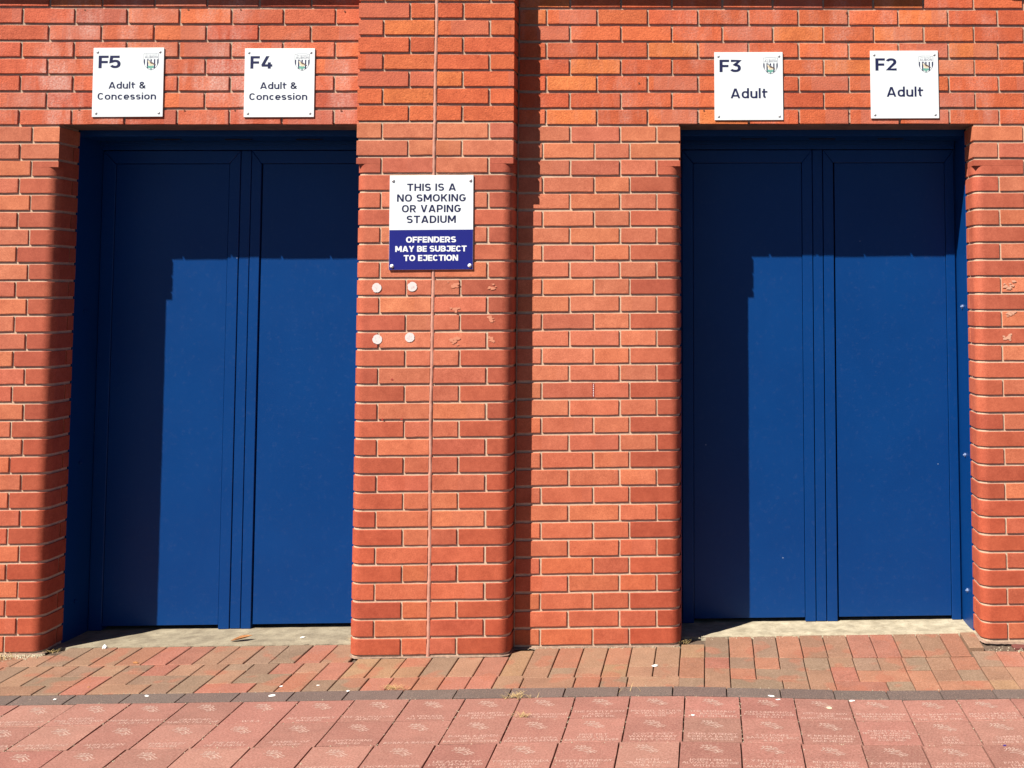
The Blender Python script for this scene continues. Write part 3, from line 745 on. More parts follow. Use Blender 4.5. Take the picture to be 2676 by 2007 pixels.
# ------------------------------------------------------------------ stickers and torn paper on the brick
def sticker(x, z, label, seed):
    rnd = random.Random(seed)
    V = [(0, 0, 0)]; F = []; n = 28
    for i in range(n):
        a = 2*math.pi*i/n; q = 0.0205*(1 + (rnd.uniform(-0.12, 0.02) if rnd.random() < 0.35 else rnd.uniform(-0.01, 0.01)))
        V.append((q*math.cos(a), 0.0, q*math.sin(a)))
    for i in range(n): F.append((0, 1+(i+1) % n, 1+i))
    me = mesh_py(V, F); o = _link('sticker', me, M['sticker'], None, (x, -P_PIL-0.0022, z)); tag(o, label, 'sticker', 'round white stickers on the pillar')
    V, F = [], []
    for k in range(9):
        cx, cz = rnd.uniform(-.010, .010), rnd.uniform(-.010, .010); a = rnd.uniform(0, 3.1); l = rnd.uniform(.002, .005)
        dx, dz = math.cos(a)*l, math.sin(a)*l; b = len(V)
        V += [(cx-dx, -.0002-k*1e-5, cz-dz), (cx-dx+.0012, -.0002-k*1e-5, cz-dz-.0008), (cx+dx+.0012, -.0002-k*1e-5, cz+dz-.0008), (cx+dx, -.0002-k*1e-5, cz+dz)]; F.append((b, b+1, b+2, b+3))
    me = mesh_py(V, F); q = _link('scribble', me, M['ink']); q.parent = o
sticker(-1.4094, 1.5424, 'round white sticker under the notice, upper one nearest the left door', 1)
sticker(-1.2587, 1.5465, 'round white sticker under the notice, upper one nearer the sealant joint', 2)
sticker(-1.4030, 1.3235, 'torn round white sticker, lower one nearest the left door, crossing a brick joint', 3)
sticker(-1.2659, 1.3309, 'round white sticker, lower one nearer the sealant joint', 4)
def residue(x, y, z, w, h, label, seed, group, mat='residue'):
    rnd = random.Random(seed); V, F = [], []
    for k in range(9):
        cx, cz = rnd.gauss(0, w*.28), rnd.gauss(0, h*.28); b = len(V); m = rnd.randint(5, 7)
        rr = rnd.uniform(.12, .34)*min(w, h)
        for i in range(m):
            a = 2*math.pi*i/m; q = rr*rnd.uniform(.5, 1.3); V.append((cx+q*math.cos(a)*1.3, -k*3e-5, cz+q*math.sin(a)*.8))
        F.append(tuple(range(b, b+m))[::-1])
    me = bpy.data.meshes.new('mesh'); me.from_pydata(V, [], F); me.update()
    o = _link('sticker_residue', me, M[mat], None, (x, y, z)); o['kind'] = 'thing'; tag(o, label, 'sticker residue', group)
G1 = 'scraped sticker remains on the pillar'
for i, (x, z, lb) in enumerate(((-1.0808, 1.5513, 'pale scraped sticker remains right of the sealant joint, just under the notice'), (-0.9217, 1.5436, 'faint scraped sticker remains near the pillar edge, uppermost there'),
        (-1.0795, 1.4494, 'pale scraped sticker remains right of the sealant joint, middle one of three'), (-0.9238, 1.4085, 'faint scraped sticker remains near the pillar edge, middle one of three'),
        (-1.078, 1.3209, 'largest pale scraped sticker remains, lowest right of the sealant joint'), (-0.9195, 1.3186, 'faint scraped sticker remains near the pillar edge, lowest of three'))):
    residue(x, -P_PIL-0.0018, z, 0.036 if i % 2 == 0 else 0.026, 0.030, lb, 20+i, G1)
G2 = 'scraped sticker remains right of the right door'
for i, (x, z, lb) in enumerate(((1.3355, 1.5433, 'pale scraped sticker remains right of the right door, uppermost'), (1.3364, 1.4134, 'pale scraped sticker remains right of the right door, middle one'), (1.3292, 1.3118, 'pale scraped sticker remains right of the right door, lowest'))):
    residue(x, -0.0018, z, 0.040, 0.030, lb, 40+i, G2, 'scratch')

# ------------------------------------------------------------------ ground
def sm(t): t = max(0.0, min(1.0, t)); return t*t*(3-2*t)
def gz(x, y):
    """Height of the paving: a shallow dip in front of the right-hand door."""
    return -0.030*sm((x+0.30)/1.15)*sm((0.13-y)/0.55) - 0.004*sm((x-1.15)/0.3)
def tilt(x, y):
    e = 0.05
    return (math.atan((gz(x, y+e)-gz(x, y-e))/(2*e)), -math.atan((gz(x+e, y)-gz(x-e, y))/(2*e)))
# wide ground sheet out to the horizon
V, F = [], []
xs = [-400, -120, -30, -8, 8, 30, 120, 400]; ys = [-400, -120, -30, -8, 0.25]
for y in ys:
    for x in xs: V.append((x, y, -0.075))
for j in range(len(ys)-1):
    for i in range(len(xs)-1):
        a = j*len(xs)+i; F.append((a, a+1, a+1+len(xs), a+len(xs)))
gm = grain_mat('asphalt', (0.055, 0.053, 0.052), (0.040, 0.039, 0.038), 8, 160, 0.003)
g = _link('ground', mesh_py(V, F), gm); g['kind'] = 'structure'
# pavement: a bed of jointing sand that carries every paver as a part
V, F = [], []
nx, ny = 60, 30
for j in range(ny+1):
    for i in range(nx+1):
        x = -5.7 + 9.3*i/nx; y = -2.05 + 2.15*j/ny
        V.append((x, y, gz(x, y)-0.011))
for j in range(ny):
    for i in range(nx):
        a = j*(nx+1)+i; F.append((a, a+1, a+nx+2, a+nx+1))
pav = _link('pavement', mesh_py(V, F, True), M['sand']); pav['kind'] = 'structure'
_pc = {}
def paver_mesh(w, d, ch, key, jag=0.0, seed=0):
    k = (round(w, 3), round(d, 3), key, seed)
    if k in _pc: return _pc[k]
    rnd = random.Random(seed*7+1)
    hx, hy = w/2, d/2
    def ring(ix, z, jj):
        pts = []
        for (sx, sy) in ((-1, -1), (0, -1), (1, -1), (1, 0), (1, 1), (0, 1), (-1, 1), (-1, 0)):
            pts.append((sx*(hx-ix)+rnd.uniform(-jj, jj), sy*(hy-ix)+rnd.uniform(-jj, jj), z))
        return pts
    A, B, Cc = ring(ch, 0, jag), ring(0, -ch*0.8, jag*.5), ring(0, -0.055, 0)
    V = A+B+Cc; F = [tuple(range(8))]
    for i in range(8):
        q = (i+1) % 8; F += [(i, 8+i, 8+q, q), (8+i, 16+i, 16+q, 8+q)]
    me = mesh_py(V, F); _pc[k] = me
    return me
PR = random.Random(9)
def paver(x0, x1, y0, y1, mat, col, gapx=0.0022, gapy=0.0014, ch=0.0025, lift=0.0, name='paver', jag=0.0006):
    cx, cy = (x0+x1)/2, (y0+y1)/2
    me = paver_mesh(x1-x0-2*gapx, y1-y0-2*gapy, ch, mat, jag, PR.randrange(3))
    o = bpy.data.objects.new(name, me); COL.objects.link(o); o.parent = pav
    if not me.materials: me.materials.append(M[mat])
    rx, ry = tilt(cx, cy)
    o.location = (cx, cy, gz(cx, cy)+lift+PR.uniform(-0.0009, 0.0009))
    o.rotation_euler = (rx+PR.uniform(-.004, .004), ry+PR.uniform(-.004, .004), PR.uniform(-.004, .004))
    o.color = vary(col, PR, 0.09, 0.05)
    return o
TAN, GRY, RED, ORA, YEL, BRN = (0.248, 0.138, 0.086), (0.204, 0.130, 0.086), (0.278, 0.112, 0.076), (0.275, 0.121, 0.073), (0.262, 0.152, 0.085), (0.228, 0.126, 0.078)
PAL = {'t': TAN, 'g': GRY, 'r': RED, 'o': ORA, 'y': YEL, 'b': BRN}
U = 0.1025
def xrow(z): return None
# --- in front of the left door: soldiers, then mixed halves and wholes
x0 = -1.6025
for k, c in enumerate('trggttrrottg'):      # from the pillar outwards
    b = x0 + U*1.02 - U*1.024*k; a = b - U*1.024
    if k == 0: b = XPL + 0.02; a = -1.6025
    if k >= 1: b = -1.6025 - 0.1043*(k-1); a = b - 0.1043
    if b < -2.72: break
    paver(a, b, -0.148, 0.078, 'block', PAL[c])
for a, b, y0, y1, c in ((-2.752, -2.645, -0.148, 0.02, 't'), (-2.86, -2.752, -0.148, -0.012, 't')):
    paver(a, b, y0, y1, 'block', PAL[c])
for k, c in enumerate('btogtbgt'):          # beyond the left jamb
    b = -2.86 - U*k; paver(b-U, b, -0.148, -0.014, 'block', PAL[c])
cols = [-2.6769 + 0.1014*i for i in range(13)]       # a..m
R2, R3, R4, R5 = -0.148, -0.275, -0.3705, -0.4670
def c_(i): return cols[i]
LB = [(0, 1, R3, R2, 'b'), (1, 2, R3, R2, 'g'), (0, 2, R4, R3, 'g'), (1, 2, R5, R4, 'g'), (-1, 1, R5, R4, 'b'), (-1, 0, R4, R2, 't'), (-2, -1, R4, R2, 'g'), (-3, -2, R4, R2, 't'), (-3, -1, R5, R4, 'b'),
      (2, 3, R3, R2, 't'), (2, 3, R5, R3, 'r'), (3, 4, -0.222, R2, 'g'), (3, 4, R4, -0.222, 't'), (3, 5, R5, R4, 'b'), (4, 5, R3, R2, 'r'), (5, 6, R3, R2, 't'), (4, 6, R4, R3, 'g'), (5, 6, R5, R4, 'g'),
      (6, 7, R3, R2, 't'), (6, 7, R5, R3, 'g'), (7, 8, -0.222, R2, 'g'), (7, 8, R4, -0.222, 't'), (7, 9, R5, R4, 'r'), (8, 9, R3, R2, 'g'), (9, 10, R3, R2, 'r'), (8, 10, R4, R3, 'g'), (9, 10, R5, R4, 't'),
      (10, 11, -0.262, R2, 't'), (10, 11, R5, -0.262, 'o'), (11, 12, -0.35, R2, 'r'), (11, 12, R5, -0.35, 'g')]
cols2 = {i: -2.6769 + 0.1014*i for i in range(-8, 14)}
for i, j, y0, y1, c in LB: paver(cols2[i], cols2[j], y0, y1, 'block', PAL[c])
for i in range(-8, -3): paver(cols2[i], cols2[i+1], -0.37 if i % 2 else R5, R2, 'block', PAL['tgbto'[i % 5]]); (paver(cols2[i], cols2[i+1], R5, -0.37, 'block', PAL['b']) if i % 2 else None)
# --- along the pillar and the wall between the doors
mj = [cols2[12], -1.3637, -1.2577, -1.1500, -1.0405, -0.9361, -0.8310, -0.7400, -0.6350, -0.5310, -0.4265, -0.3255, -0.2220, -0.1177]
mc = 'yytgtrytobbtbr'
for k in range(13):
    a, b = mj[k], mj[k+1]
    top = -0.108 if b < XPR+0.02 else -0.006
    if k == 6: top = -0.03
    mid = -0.333 if k < 6 else -0.358
    if k in (2, 10): h_ = -0.215; paver(a, b, h_, top, 'block', PAL['o']); paver(a, b, mid, h_, 'block', PAL['y'])
    elif k >= 7 and k % 2: h_ = -0.247; paver(a, b, h_, top, 'block', PAL[mc[k]]); paver(a, b, mid, h_, 'block', PAL['ytob'[k % 4]])
    elif k >= 7: h_ = -0.252; paver(a, b, h_, top, 'block', PAL[mc[k]]); paver(a, b, mid, h_, 'block', PAL['tbg'[k % 3]])
    else: paver(a, b, mid, top, 'block', PAL[mc[k]])
m4 = [cols2[12], -1.3402, -1.2420, -1.1423, -1.0421, -0.9369, -0.8349, -0.7284, -0.5225, -0.4220, -0.3169, -0.1116]
for k in range(len(m4)-1): paver(m4[k], m4[k+1], -0.4672 if k < 7 else -0.475, -0.333 if k < 7 else -0.358, 'block', PAL['groorrttogto'[k]])
# --- in front of the right door
rj = [-0.1177 + 0.1034*i for i in range(14)]
for k, c in enumerate('ygogobtrrbbo'):
    a, b = rj[k], min(1.108, rj[k+1]); y1 = 0.112 if k > 0 else 0.02
    paver(a, b, -0.140, y1, 'block', PAL[c])
ex = {i: -0.1177 + 0.1028*i for i in range(0, 20)}
Q2, Q3, Q4, Q5 = -0.140, -0.262, -0.372, -0.476
RB = [(0, 1, Q4, Q2, 'o'), (0, 1, Q5, Q4, 'g'), (1, 2, Q3, Q2, 'r'), (1, 2, Q5, Q3, 't'), (2, 3, Q3, Q2, 'g'), (2, 3, Q4, Q3, 'o'), (2, 4, Q5, Q4, 'g'),
      (3, 4, Q3, Q2, 'o'), (4, 5, Q3, Q2, 'g'), (3, 5, Q4, Q3, 'g'), (4, 5, Q5, Q4, 't'), (5, 6, Q3, Q2, 'g'), (5, 6, Q5, Q3, 'b'), (6, 7, -0.232, Q2, 'b'), (6, 7, Q4, -0.232, 'r'),
      (7, 8, Q3, Q2, 'g'), (6, 8, Q5, Q4, 'r'), (8, 9, Q3, Q2, 't'), (7, 9, Q4, Q3, 'o'), (8, 9, Q5, Q4, 'g'), (9, 10, Q3, Q2, 'g'), (9, 10, Q5, Q3, 'o'), (10, 11, Q3, Q2, 't'), (10, 11, Q4, Q3, 't'), (10, 12, Q5, Q4, 'o'),
      (11, 12, Q3, Q2, 'o'), (11, 12, Q4, Q3, 'g'), (12, 13, -0.235, -0.085, 'g'), (12, 13, Q4, -0.235, 't'), (12, 13, Q5, Q4, 'y'), (13, 14, -0.235, -0.085, 'r'), (13, 14, Q5, -0.235, 't'), (14, 15, -0.235, -0.085, 'o'), (14, 16, Q4, -0.235, 'b'), (14, 15, Q5, Q4, 'g'), (15, 16, -0.235, -0.085, 't'), (15, 17, Q5, Q4, 'o'), (16, 17, Q4, -0.085, 'g'), (17, 19, Q5, Q4, 't'), (17, 18, Q4, -0.085, 'r'), (18, 19, Q4, -0.085, 'b')]
for i, j, y0, y1, c in RB:
    sh = -0.006*sm((ex[i]-0.2)/0.9)
    paver(ex[i], ex[j], y0, y1, 'block', PAL[c], gapx=0.0018)
paver(1.110, 1.176, -0.075, 0.100, 'block', BRN, lift=0.010)           # loose block standing proud beside the jamb
for i in range(18):                          # plain blocks carry on past both sides
    for x_ in ((-3.4905 - U*(i+1)), (1.8370 + U*i)):
        for a_, b_ in ((R3, R2), (R4, R3), (R5, R4)): paver(x_, x_+U, a_, b_, 'block', PAL['tgbro'[PR.randrange(5)]])
        if x_ > 0: paver(x_, x_+U, R2, -0.055, 'block', BRN)
        elif x_ < -3.68: paver(x_-0.088, x_+U-0.088, R2, -0.014, 'block', BRN)
# --- grey edging blocks
for i in range(-5, 20):
    a = -0.7543 + 0.2060*(i-5); b = a + 0.2060
    if a > 3.4: continue
    paver(a, b, -0.563, -0.470, 'edging', (0.118, 0.086, 0.074), gapx=0.0022, gapy=0.0012, ch=0.0015)
for i in range(-18, -4):
    a = -0.7543 + 0.2060*(i-5); b = a + 0.2060
    if a < -0.7543 + 0.2060*(-10) - 1e-6: paver(a, b, -0.563, -0.470, 'edging', (0.118, 0.086, 0.074), gapx=0.0022, gapy=0.0012, ch=0.0015)
# --- engraved pavers
TEXTS = [
    ['', 'ALWAYS ALBION', 'BOING BOING\nBAGGIES', 'FOREVER\nBAGGIE', 'IN MEMORY OF\nA TRUE FAN', 'BAGGIES\nTHROUGH AND\nTHROUGH', 'HOME AND AWAY\nSINCE 1954', 'GRANDAD\nALBION TILL I DIE', 'W B A', 'ALL THE FAMILY\nBAGGIES', 'WE ALL FOLLOW\nALBION', 'A WALKER\nALL BAGGIES', 'BRIAN SMITH\nTHE SMITH FAMILY\nBAGGIES', 'LUKE AND ANTHONY\nTRUE BAGGIES', 'THE PORTLY BOYS\nALBION\nTILL WE DIE', 'MICHAEL ARTHUR\nA TRUE GREAT\nBAGGIE', 'THE LENNARDS\nBAGGIES\nMATT BILL BREN', 'KEN SIMMONDS\nFOREVER BAGGIE\n1946 2011', 'KEITH & ANDREW\nCRANE\nALWAYS TOGETHER', 'BRYAN RYAN MARK\nMARIE HANNAH\nLOVE ALBION', 'PAUL BANNISTER\nW B A\nTHE ONLY ONE', 'MALCOLM & SUE\nHAVE TRUE LOVE\nLIAM & SIMON', 'BOB HARRIS\nALWAYS FOREVER\nALBION', 'BAGGIES', 'ALBION'],
    ['', 'TRUE FAN', 'THE BOYS', 'BLUE AND WHITE', 'ALBION FOREVER\nTHE THREE OF US', 'MUM AND DAD\nBAGGIES', 'ALBION FAN\nFOR LIFE', 'THROSTLES\nFOREVER', 'THE HILLS\nOF OLDBURY', 'A FAMILY OF\nBAGGIES', 'HAWTHORNS\nHEROES', 'BORN A BAGGIE', 'DANIEL & AIDEN\nCARNEY\nBAGGIES FOREVER', 'STUART & PIPPA\nBAGGIE FOREVER', 'MIKE TILT\nDAVE TILT\nBAGGIES FOREVER', 'SCOTT WEST\nWAYNE DARBY\nMARK YOUNG', 'JOHN SWEENEY\nBORN A BAGGIE\nDIE A BAGGIE', 'S W JONES\nBAGGY BOY BRC\n& PAM', 'K BRIEN KAREN\nIAN MICHELLE\nJAKE MEGAN', 'ALBION TILL I DIE\nMY HEART AND SOUL\nWILL ALWAYS BE\nIN THE BRUMMIE\nROAD END', 'JACK\nRILEY\nHARRIS', 'CHARLIE\nSTANLEY\nDAVIES BOYS', 'BAGGY SINCE BIRTH\nIN OUR HEARTS\nALWAYS', 'FANS', 'ALBION'],
    ['', 'ALBION', 'TRUE BLUE', 'STRIPES', 'BAGGIE BIRDS', 'GEORGE PLATT\nALBION', 'A B ROBERTS', 'WEST BROM TILL', 'HERE FOR EVER', 'J H BIRCH\nBAGGIE', 'GEARDSLEY LTD\nSUPPORTER', 'THOMAS HARPER\nPHIL HARPER', 'LEE ASTON RIP\nLOVE MOM DAD\nLEE & JUNE', 'TONY & GWENDA\nTHEY LIVING\nFOREVER', 'HAPPY BIRTHDAY\nPETE FIELD\n02.08.2010', 'HEATH\nCRAIG KEANE\nWBA FC', 'JOSEPH SMITH\nALWAYS A BAGGIE\nWITH LOVE', 'V N 1968-2012\nMY DAD\nALWAYS ALBION', 'RICHARD NEED\n45 YEARS AND\nTHE TEAM PLAYED', 'FOR MIKE BENNEY\nI LOVE & MISS\nYOU DAD X', 'DAVE MILLWARD\nWE LOVE YOU DAD\nSOPHIE & DAN', 'PAUL BAKER\n1946-2005\nFOREVER ALBION', 'SHAUN\nNUMBER ONE\nBAGGIE', 'FANS', 'ALBION'],
]
def throstle(mx=1.0):
    """Small engraved bird-on-a-branch mark: three curls, a body and a stem, cut as strokes."""
    S = []
    for k in range(3):
        x = -0.034 + 0.012*k
        S.append([(x, 0.020), (x+0.006, 0.026), (x+0.009, 0.021), (x+0.003, 0.010), (x-0.004, 0.004)])
    S.append([(-0.020, 0.006), (-0.004, 0.012), (0.012, 0.006), (0.024, -0.006), (0.038, -0.014)])
    S.append([(-0.016, 0.000), (-0.002, 0.004), (0.010, -0.003), (0.020, -0.014), (0.034, -0.022)])
    S.append([(-0.024, -0.006), (-0.008, -0.008), (0.002, -0.014), (0.014, -0.012), (0.022, -0.024)])
    S.append([(0.002, 0.012), (0.010, 0.016), (0.018, 0.010)])
    S.append([(0.006, -0.020), (0.012, -0.026), (0.018, -0.020)])
    V, F = [], []
    for i, s in enumerate(S):
        v, f = ribbon(s, 0.0034); o = len(V); V += [(a*1.05, b*1.15+0.044, 0.0006+i*2e-5) for a, b in v]; F += [tuple(q+o for q in t) for t in f]
    return V, F
DG = None
def engraved_text(lines, big):
    cu = bpy.data.curves.new('t', 'FONT'); cu.body = lines; cu.size = 0.0235 if not big else 0.021; cu.align_x = 'CENTER'; cu.resolution_u = 1; cu.space_line = 0.92; cu.offset = 0.0002
    return cu
tmp = []
EN = (0.268, 0.123, 0.095)
for r in range(5):
    y1 = -0.5665 - 0.2045*r; y0 = y1 - 0.2045
    for k in range(-26, 17):
        a = -0.0884 + 0.2055*(k-4)
        if r == 2: a -= 0.008
        b = a + 0.2055
        if a < -5.6 or b > 3.5: continue
        col = vary(EN, PR, 0.06, 0.05)
        o = paver(a, b, y0, y1, 'engraved', col[:3], gapx=0.0025, gapy=0.0012, ch=0.0012, jag=0.0012)
        if r < 4 and -3.3 < a < 1.7: tmp.append((o, r, k + 12))
tv, tf = throstle()
bird_me = bpy.data.meshes.new('mesh'); bird_me.from_pydata(tv, [], tf); bird_me.update(); bird_me.materials.append(M['emblem'])
curves = []
for o, r, idx in tmp:
    t = TEXTS[min(r, 2)][idx % 25] if r < 3 else TEXTS[(idx*2) % 3][(idx*7+3) % 25]
    big = t.count('\n') > 2
    if not big:
        e = bpy.data.objects.new('emblem', bird_me); COL.objects.link(e); e.parent = o; e.location = (PR.uniform(-.006, .006), 0, 0)
    if t:
        cu = engraved_text(t, big); tob = bpy.data.objects.new('tmp_text', cu); COL.objects.link(tob); curves.append((tob, o, big))
dg = bpy.context.evaluated_depsgraph_get()
for tob, o, big in curves:
    me = bpy.data.meshes.new_from_object(tob.evaluated_get(dg))
    w = max((v.co.x for v in me.vertices), default=.1) - min((v.co.x for v in me.vertices), default=0)
    k = min(1.0, 0.185/max(w, 1e-3)); top = max((v.co.y for v in me.vertices), default=0); bot = min((v.co.y for v in me.vertices), default=0)
    for v in me.vertices: v.co = Vector((v.co.x*k, (v.co.y - bot) - 0.092 if not big else (v.co.y-bot)-0.07, 0.0007))
    me.materials.clear(); me.materials.append(M['engraving'])
    e = bpy.data.objects.new('inscription', me); COL.objects.link(e); e.parent = o
for tob, o, big in curves:
    cu = tob.data; bpy.data.objects.remove(tob); bpy.data.curves.remove(cu)

# ------------------------------------------------------------------ concrete thresholds
def threshold(xa, xb, yf, mat, seed, inset):
    rnd = random.Random(seed); n = 46; V, F = [], []
    rows = [yf, yf+0.004, yf+0.05, 0.20, 0.30, 0.44]
    for j, y in enumerate(rows):
        for i in range(n+1):
            x = xa + (xb-xa)*i/n
            jj = rnd.uniform(-.004, .003) if j < 2 else 0
            z = (-0.02 if j == 0 else 0.0005) + (rnd.uniform(-.0008, .0008)) + (0, 0, 0, -0.004, -0.0085, -0.0085)[j]
            V.append((x, y+jj, z))
    for j in range(len(rows)-1):
        for i in range(n):
            a = j*(n+1)+i; F.append((a, a+1, a+n+2, a+n+1))
    o = _link('threshold', mesh_py(V, F), M[mat]); o['kind'] = 'structure'
    return o
threshold(XL-0.01, XPL+0.01, 0.080, 'concrete', 1, 0)
threshold(XRL-0.012, XRR+0.01, 0.114, 'concrete_pale', 2, 0)

# mortar and dirt gathered along the foot of the walls
def fillet(pts, w, h, seed):
    rnd = random.Random(seed); V, F = [], []
    P = []
    for (x0, y0), (x1, y1) in zip(pts, pts[1:]):
        L = math.hypot(x1-x0, y1-y0)
        if L < 1e-6: continue
        m = max(2, int(L/0.012))
        for i in range(m): P.append((x0+(x1-x0)*i/m, y0+(y1-y0)*i/m, (y1-y0)/L, -(x1-x0)/L))
    for x, y, nx_, ny_ in P:
        ww = w*rnd.uniform(.5, 1.4); hh = h*rnd.uniform(.4, 1.3); g0 = gz(x, y)
        V += [(x-nx_*.008, y-ny_*.008, g0+hh), (x+nx_*ww*.45, y+ny_*ww*.45, g0+hh*.55), (x+nx_*ww, y+ny_*ww, g0-.001)]
    for i in range(len(P)-1):
        for k in range(2): F.append((3*i+k, 3*i+k+1, 3*i+k+4, 3*i+k+3))
    o = _link('mortar_fillet', mesh_py(V, F), M['fillet']); o.parent = pav
def rc(cx, cy, a0, a1): return arc(cx, cy, RAD, a0, a1, 5)
fillet([(XMIN, 0)] + [(XL-RAD+a, RAD+b) for a, b in arc(0, 0, RAD, -90, 0, 5)] + [(XL, 0.14)], 0.013, 0.004, 5)
fillet([(XPL, 0.08)] + [(XPL+RAD+a, -P_PIL+RAD+b) for a, b in arc(0, 0, RAD, 180, 270, 5)] + [(XPR-RAD+a, -P_PIL+RAD+b) for a, b in arc(0, 0, RAD, 270, 360, 5)] + [(XPR, 0.0), (XRL-RAD, 0.0)] + [(XRL-RAD+a, RAD+b) for a, b in arc(0, 0, RAD, -90, 0, 5)] + [(XRL, 0.13)], 0.006, 0.003, 6)
fillet([(XRR, 0.10)] + [(XRR+RAD+a, RAD+b) for a, b in arc(0, 0, RAD, 180, 270, 5)] + [(XMAX, 0)], 0.012, 0.005, 7)
# dark red plinth that the dip lays bare at the right
bm = bmesh.new(); bm_box(bm, 1.31, XMAX, -0.052, 0.05, -0.07, -0.0085, 0.003); link('plinth', bm_mesh(bm), M['plinth'], wall_right)

def join_rest(parent, name, pick):
    """Pieces past the count one part list should hold (all outside the view) become one part."""
    bpy.context.view_layer.update()
    V, F, mat, col = [], [], None, None
    for o in [c for c in parent.children if c.name.split('.')[0] == name and not c.children]:
        if not pick(o): continue
        mw = o.matrix_world; k = len(V); V += [mw @ v.co for v in o.data.vertices]
        F += [tuple(i+k for i in p.vertices) for p in o.data.polygons]
        mat = mat or o.material_slots[0].material; col = col or tuple(o.color)
        bpy.data.objects.remove(o)
    q = link(name, mesh_py(V, F), mat, parent); q.color = col; q['kind'] = 'stuff'
    return q
join_rest(wall_right, 'brick', lambda o: o.location.x > 1.56)
join_rest(wall_left, 'brick', lambda o: o.location.x < -3.6)
join_rest(pav, 'paver', lambda o: o.location.y < -1.40 or o.location.x < -3.5 or o.location.x > 1.75)

# ------------------------------------------------------------------ small debris
def dry_weed(x, y, label, n, spread, hgt, seed):
    rnd = random.Random(seed); V, F = [], []
    for k in range(n):
        bx, by = rnd.gauss(0, spread*.4), rnd.gauss(0, spread*.14); a = rnd.uniform(0, 6.28); l = hgt*rnd.uniform(.5, 1.3); w = rnd.uniform(.0006, .0014)
        dx, dy = math.cos(a), math.sin(a)*.6; pts = []
        for i in range(4):
            t = i/3; pts.append((bx+dx*l*t*rnd.uniform(.7, 1), by+dy*l*t*.8, l*.75*(t-.45*t*t)))
        b = len(V)
        for i, p in enumerate(pts):
            ww = w*(1-.25*i); V += [(p[0]-dy*ww, p[1]+dx*ww, p[2]+.001), (p[0]+dy*ww, p[1]-dx*ww, p[2]+.001)]
        for i in range(3): F.append((b+2*i, b+2*i+1, b+2*i+3, b+2*i+2))
    me = bpy.data.meshes.new('mesh'); me.from_pydata(V, [], F); me.update()
    o = _link('dry_weed', me, M['straw'], None, (x, y, gz(x, y))); tag(o, label, 'weed', 'dry weeds in the paving joints')
dry_weed(-2.972, -0.055, 'straw coloured dead grass tuft at the foot of the wall left of the left door', 95, .08, .040, 1)
dry_weed(-2.79, 0.02, 'small dead grass tuft in the shade at the left jamb of the left door', 26, .05, .025, 8)
dry_weed(-1.205, -0.462, 'dead grass tuft on the grey edging below the pillar', 60, .055, .030, 2)
dry_weed(-0.716, -0.562, 'widest dead grass tuft, on the grey edging right of the pillar', 85, .085, .030, 3)
dry_weed(-0.665, -0.752, 'dead grass tuft with a white bit between engraved pavers', 40, .035, .030, 4)
dry_weed(-0.31, -0.515, 'few loose straws on the edging below the wall between the doors', 9, .06, .045, 5)
dry_weed(-1.545, 0.11, 'thin straws on the concrete sill beside the pillar', 12, .07, .045, 6)
dry_weed(-0.115, 0.03, 'pale fluff of dead grass at the left jamb of the right door', 34, .06, .030, 7)
def scrap(x, y, w, d, h, label, seed, mat='paper', z=None, name='paper_scrap', cat='litter', group='litter on the paving'):
    rnd = random.Random(seed); V, F = [], []; n = 7
    V.append((0, 0, h))
    for i in range(n):
        a = 2*math.pi*i/n; q = rnd.uniform(.75, 1.2); V.append((w/2*q*math.cos(a), d/2*q*math.sin(a), h*rnd.uniform(.1, .6)))
    for i in range(n):
        a = 2*math.pi*i/n; V.append((w/2*.9*math.cos(a), d/2*.9*math.sin(a), 0.0))
    for i in range(n):
        q = (i+1) % n; F += [(0, 1+i, 1+q), (1+i, 1+n+i, 1+n+q, 1+q)]
    o = _link(name, mesh_py(V, F), M[mat], None, (x, y, (gz(x, y) if z is None else z)+.0006)); o.rotation_euler = (0, 0, rnd.uniform(-.5, .5)); tag(o, label, cat, group)
GP = {'left': 0}
scrap(-2.595, 0.066, .022, .020, .018, 'crumpled white paper ball on the edge of the left sill', 1, z=0.0)
scrap(-2.455, -0.52, .012, .010, .004, 'tiny white scrap on the grey edging, farthest toward the left', 2)
scrap(-1.652, -0.51, .030, .022, .002, 'flat white paper scrap on the grey edging below the left door', 3)
scrap(-2.125, -0.497, .018, .012, .004, 'white curl of paper on the grey edging below the left door', 4)
scrap(-1.655, -0.415, .013, .010, .002, 'small white fleck on a clay block below the left door', 5)
scrap(-1.515, -0.41, .014, .008, .002, 'thin white fleck on a clay block just left of the pillar foot', 6)
scrap(-1.378, -0.475, .016, .012, .003, 'cream scrap between edging and blocks below the pillar', 7)
scrap(0.239, -0.552, .028, .016, .003, 'bright white scrap on the grey edging in front of the right door', 8)
scrap(0.262, -0.585, .020, .010, .002, 'white sliver beside the grey edging in front of the right door', 9)
scrap(0.541, -0.582, .024, .013, .003, 'white scrap on the grey edging, farther along in front of the right door', 10)
scrap(-0.218, -0.245, .030, .018, .006, 'cream paper twist in the joint between clay blocks, left of the right door', 11)
scrap(-0.056, -0.75, .014, .014, .002, 'cream chip on an engraved paver below the right door', 12)
scrap(1.008, -0.985, .014, .012, .002, 'small dark blue scrap on an engraved paver', 13, mat='sign_blue')
scrap(0.447, -0.655, .022, .026, .0008, 'flat cream blob of old gum on an engraved paver', 14, mat='cream_print')
scrap(-2.36, -0.128, .026, .014, .008, 'orange brown crumb on the clay blocks below the left door', 15, mat='leaf')
scrap(-2.40, -0.395, .012, .012, .003, 'tiny brown crumb below the left door', 16, mat='leaf')
scrap(-1.795, 0.18, .022, .012, .004, 'thin white twig like scrap on the left sill', 17, z=0.0)
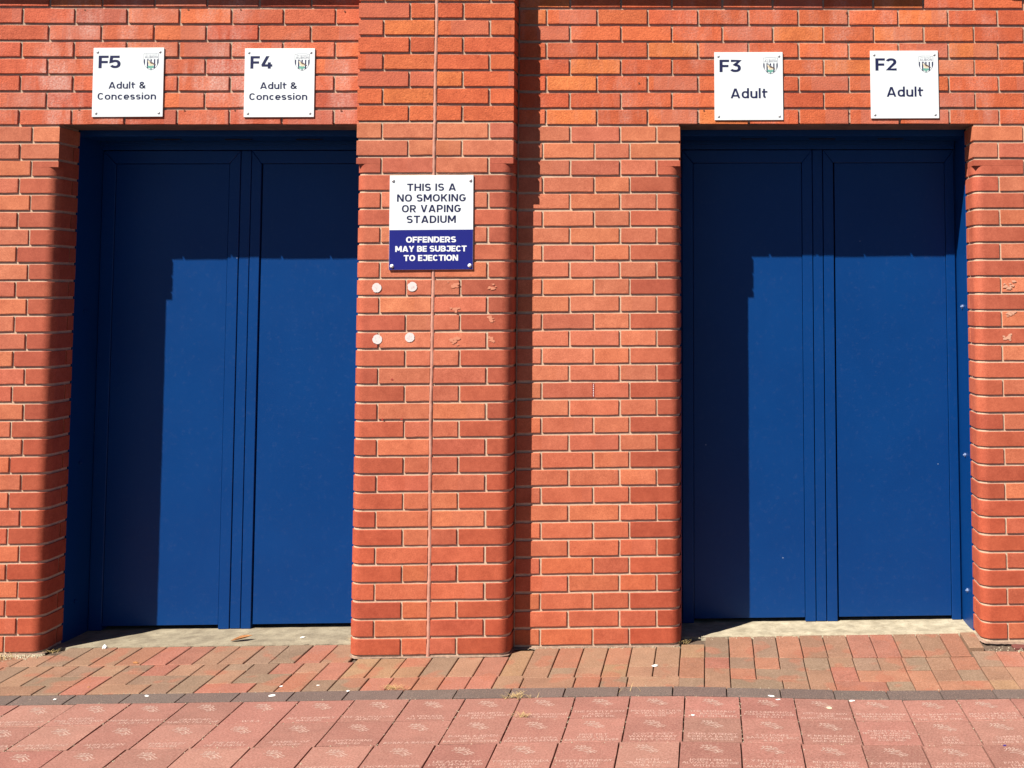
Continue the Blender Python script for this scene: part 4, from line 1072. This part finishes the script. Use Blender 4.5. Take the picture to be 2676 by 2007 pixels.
# curled dead leaf on the left sill
V, F = [], []
for i in range(9):
    t = i/8; w = 0.017*math.sin(math.pi*min(1, t*1.05))**.8+.0006
    for k in range(5):
        s = -1+k*.5; V.append((-.045+.09*t, s*w, .004+.010*(s*s)*math.sin(math.pi*t)+.014*t*t))
for i in range(8):
    for k in range(4): F.append((5*i+k, 5*i+k+1, 5*i+k+6, 5*i+k+5))
lf = _link('dry_leaf', mesh_py(V, F, True), M['leaf'], None, (-2.047, 0.145, 0.001)); lf.rotation_euler = (0, 0, .35); tag(lf, 'curled brown dead leaf lying on the concrete sill of the left door', 'leaf')
# grit in the joints and along the wall foot
V, F = [], []
rg = random.Random(77)
def pebble(x, y, s):
    b = len(V); z = gz(x, y)
    for a, c, e in ((-1, -1, 0), (1, -1, 0), (1, 1, 0), (-1, 1, 0), (0, 0, 1)): V.append((x+a*s*rg.uniform(.6, 1.2), y+c*s*rg.uniform(.6, 1.2), z+e*s*rg.uniform(.7, 1.6)-.0008))
    F.extend([(b, b+1, b+4), (b+1, b+2, b+4), (b+2, b+3, b+4), (b+3, b, b+4)])
for _ in range(900): pebble(rg.uniform(-3.3, XL+0.02), -abs(rg.gauss(0.004, .024)), rg.uniform(.0012, .0045))
for _ in range(300): pebble(rg.uniform(XPR, XRL), rg.gauss(-0.008, .006), rg.uniform(.001, .0025))
for _ in range(460): pebble(rg.uniform(XRL, XRR), rg.gauss(0.106, .011), rg.uniform(.001, .0035))
for _ in range(120): pebble(rg.uniform(XRR, 1.7), rg.gauss(-0.07, .014), rg.uniform(.0012, .0035))
for _ in range(300): pebble(rg.uniform(-3.2, 1.5), rg.choice((-0.4685, -0.565, -0.771, -0.9755))+rg.gauss(0, .004), rg.uniform(.0008, .0026))
for _ in range(420):
    k = rg.randrange(-14, 8); pebble(-0.0884+.2055*k+rg.gauss(0, .003), rg.uniform(-1.3, -.57), rg.uniform(.0008, .0026))
for _ in range(160): pebble(rg.uniform(-3.2, 1.5), rg.uniform(-1.3, .05 if rg.random() < .3 else -.15), rg.uniform(.0006, .0016))
gr = _link('grit', mesh_py(V, F), M['concrete_pale']); gr['kind'] = 'stuff'
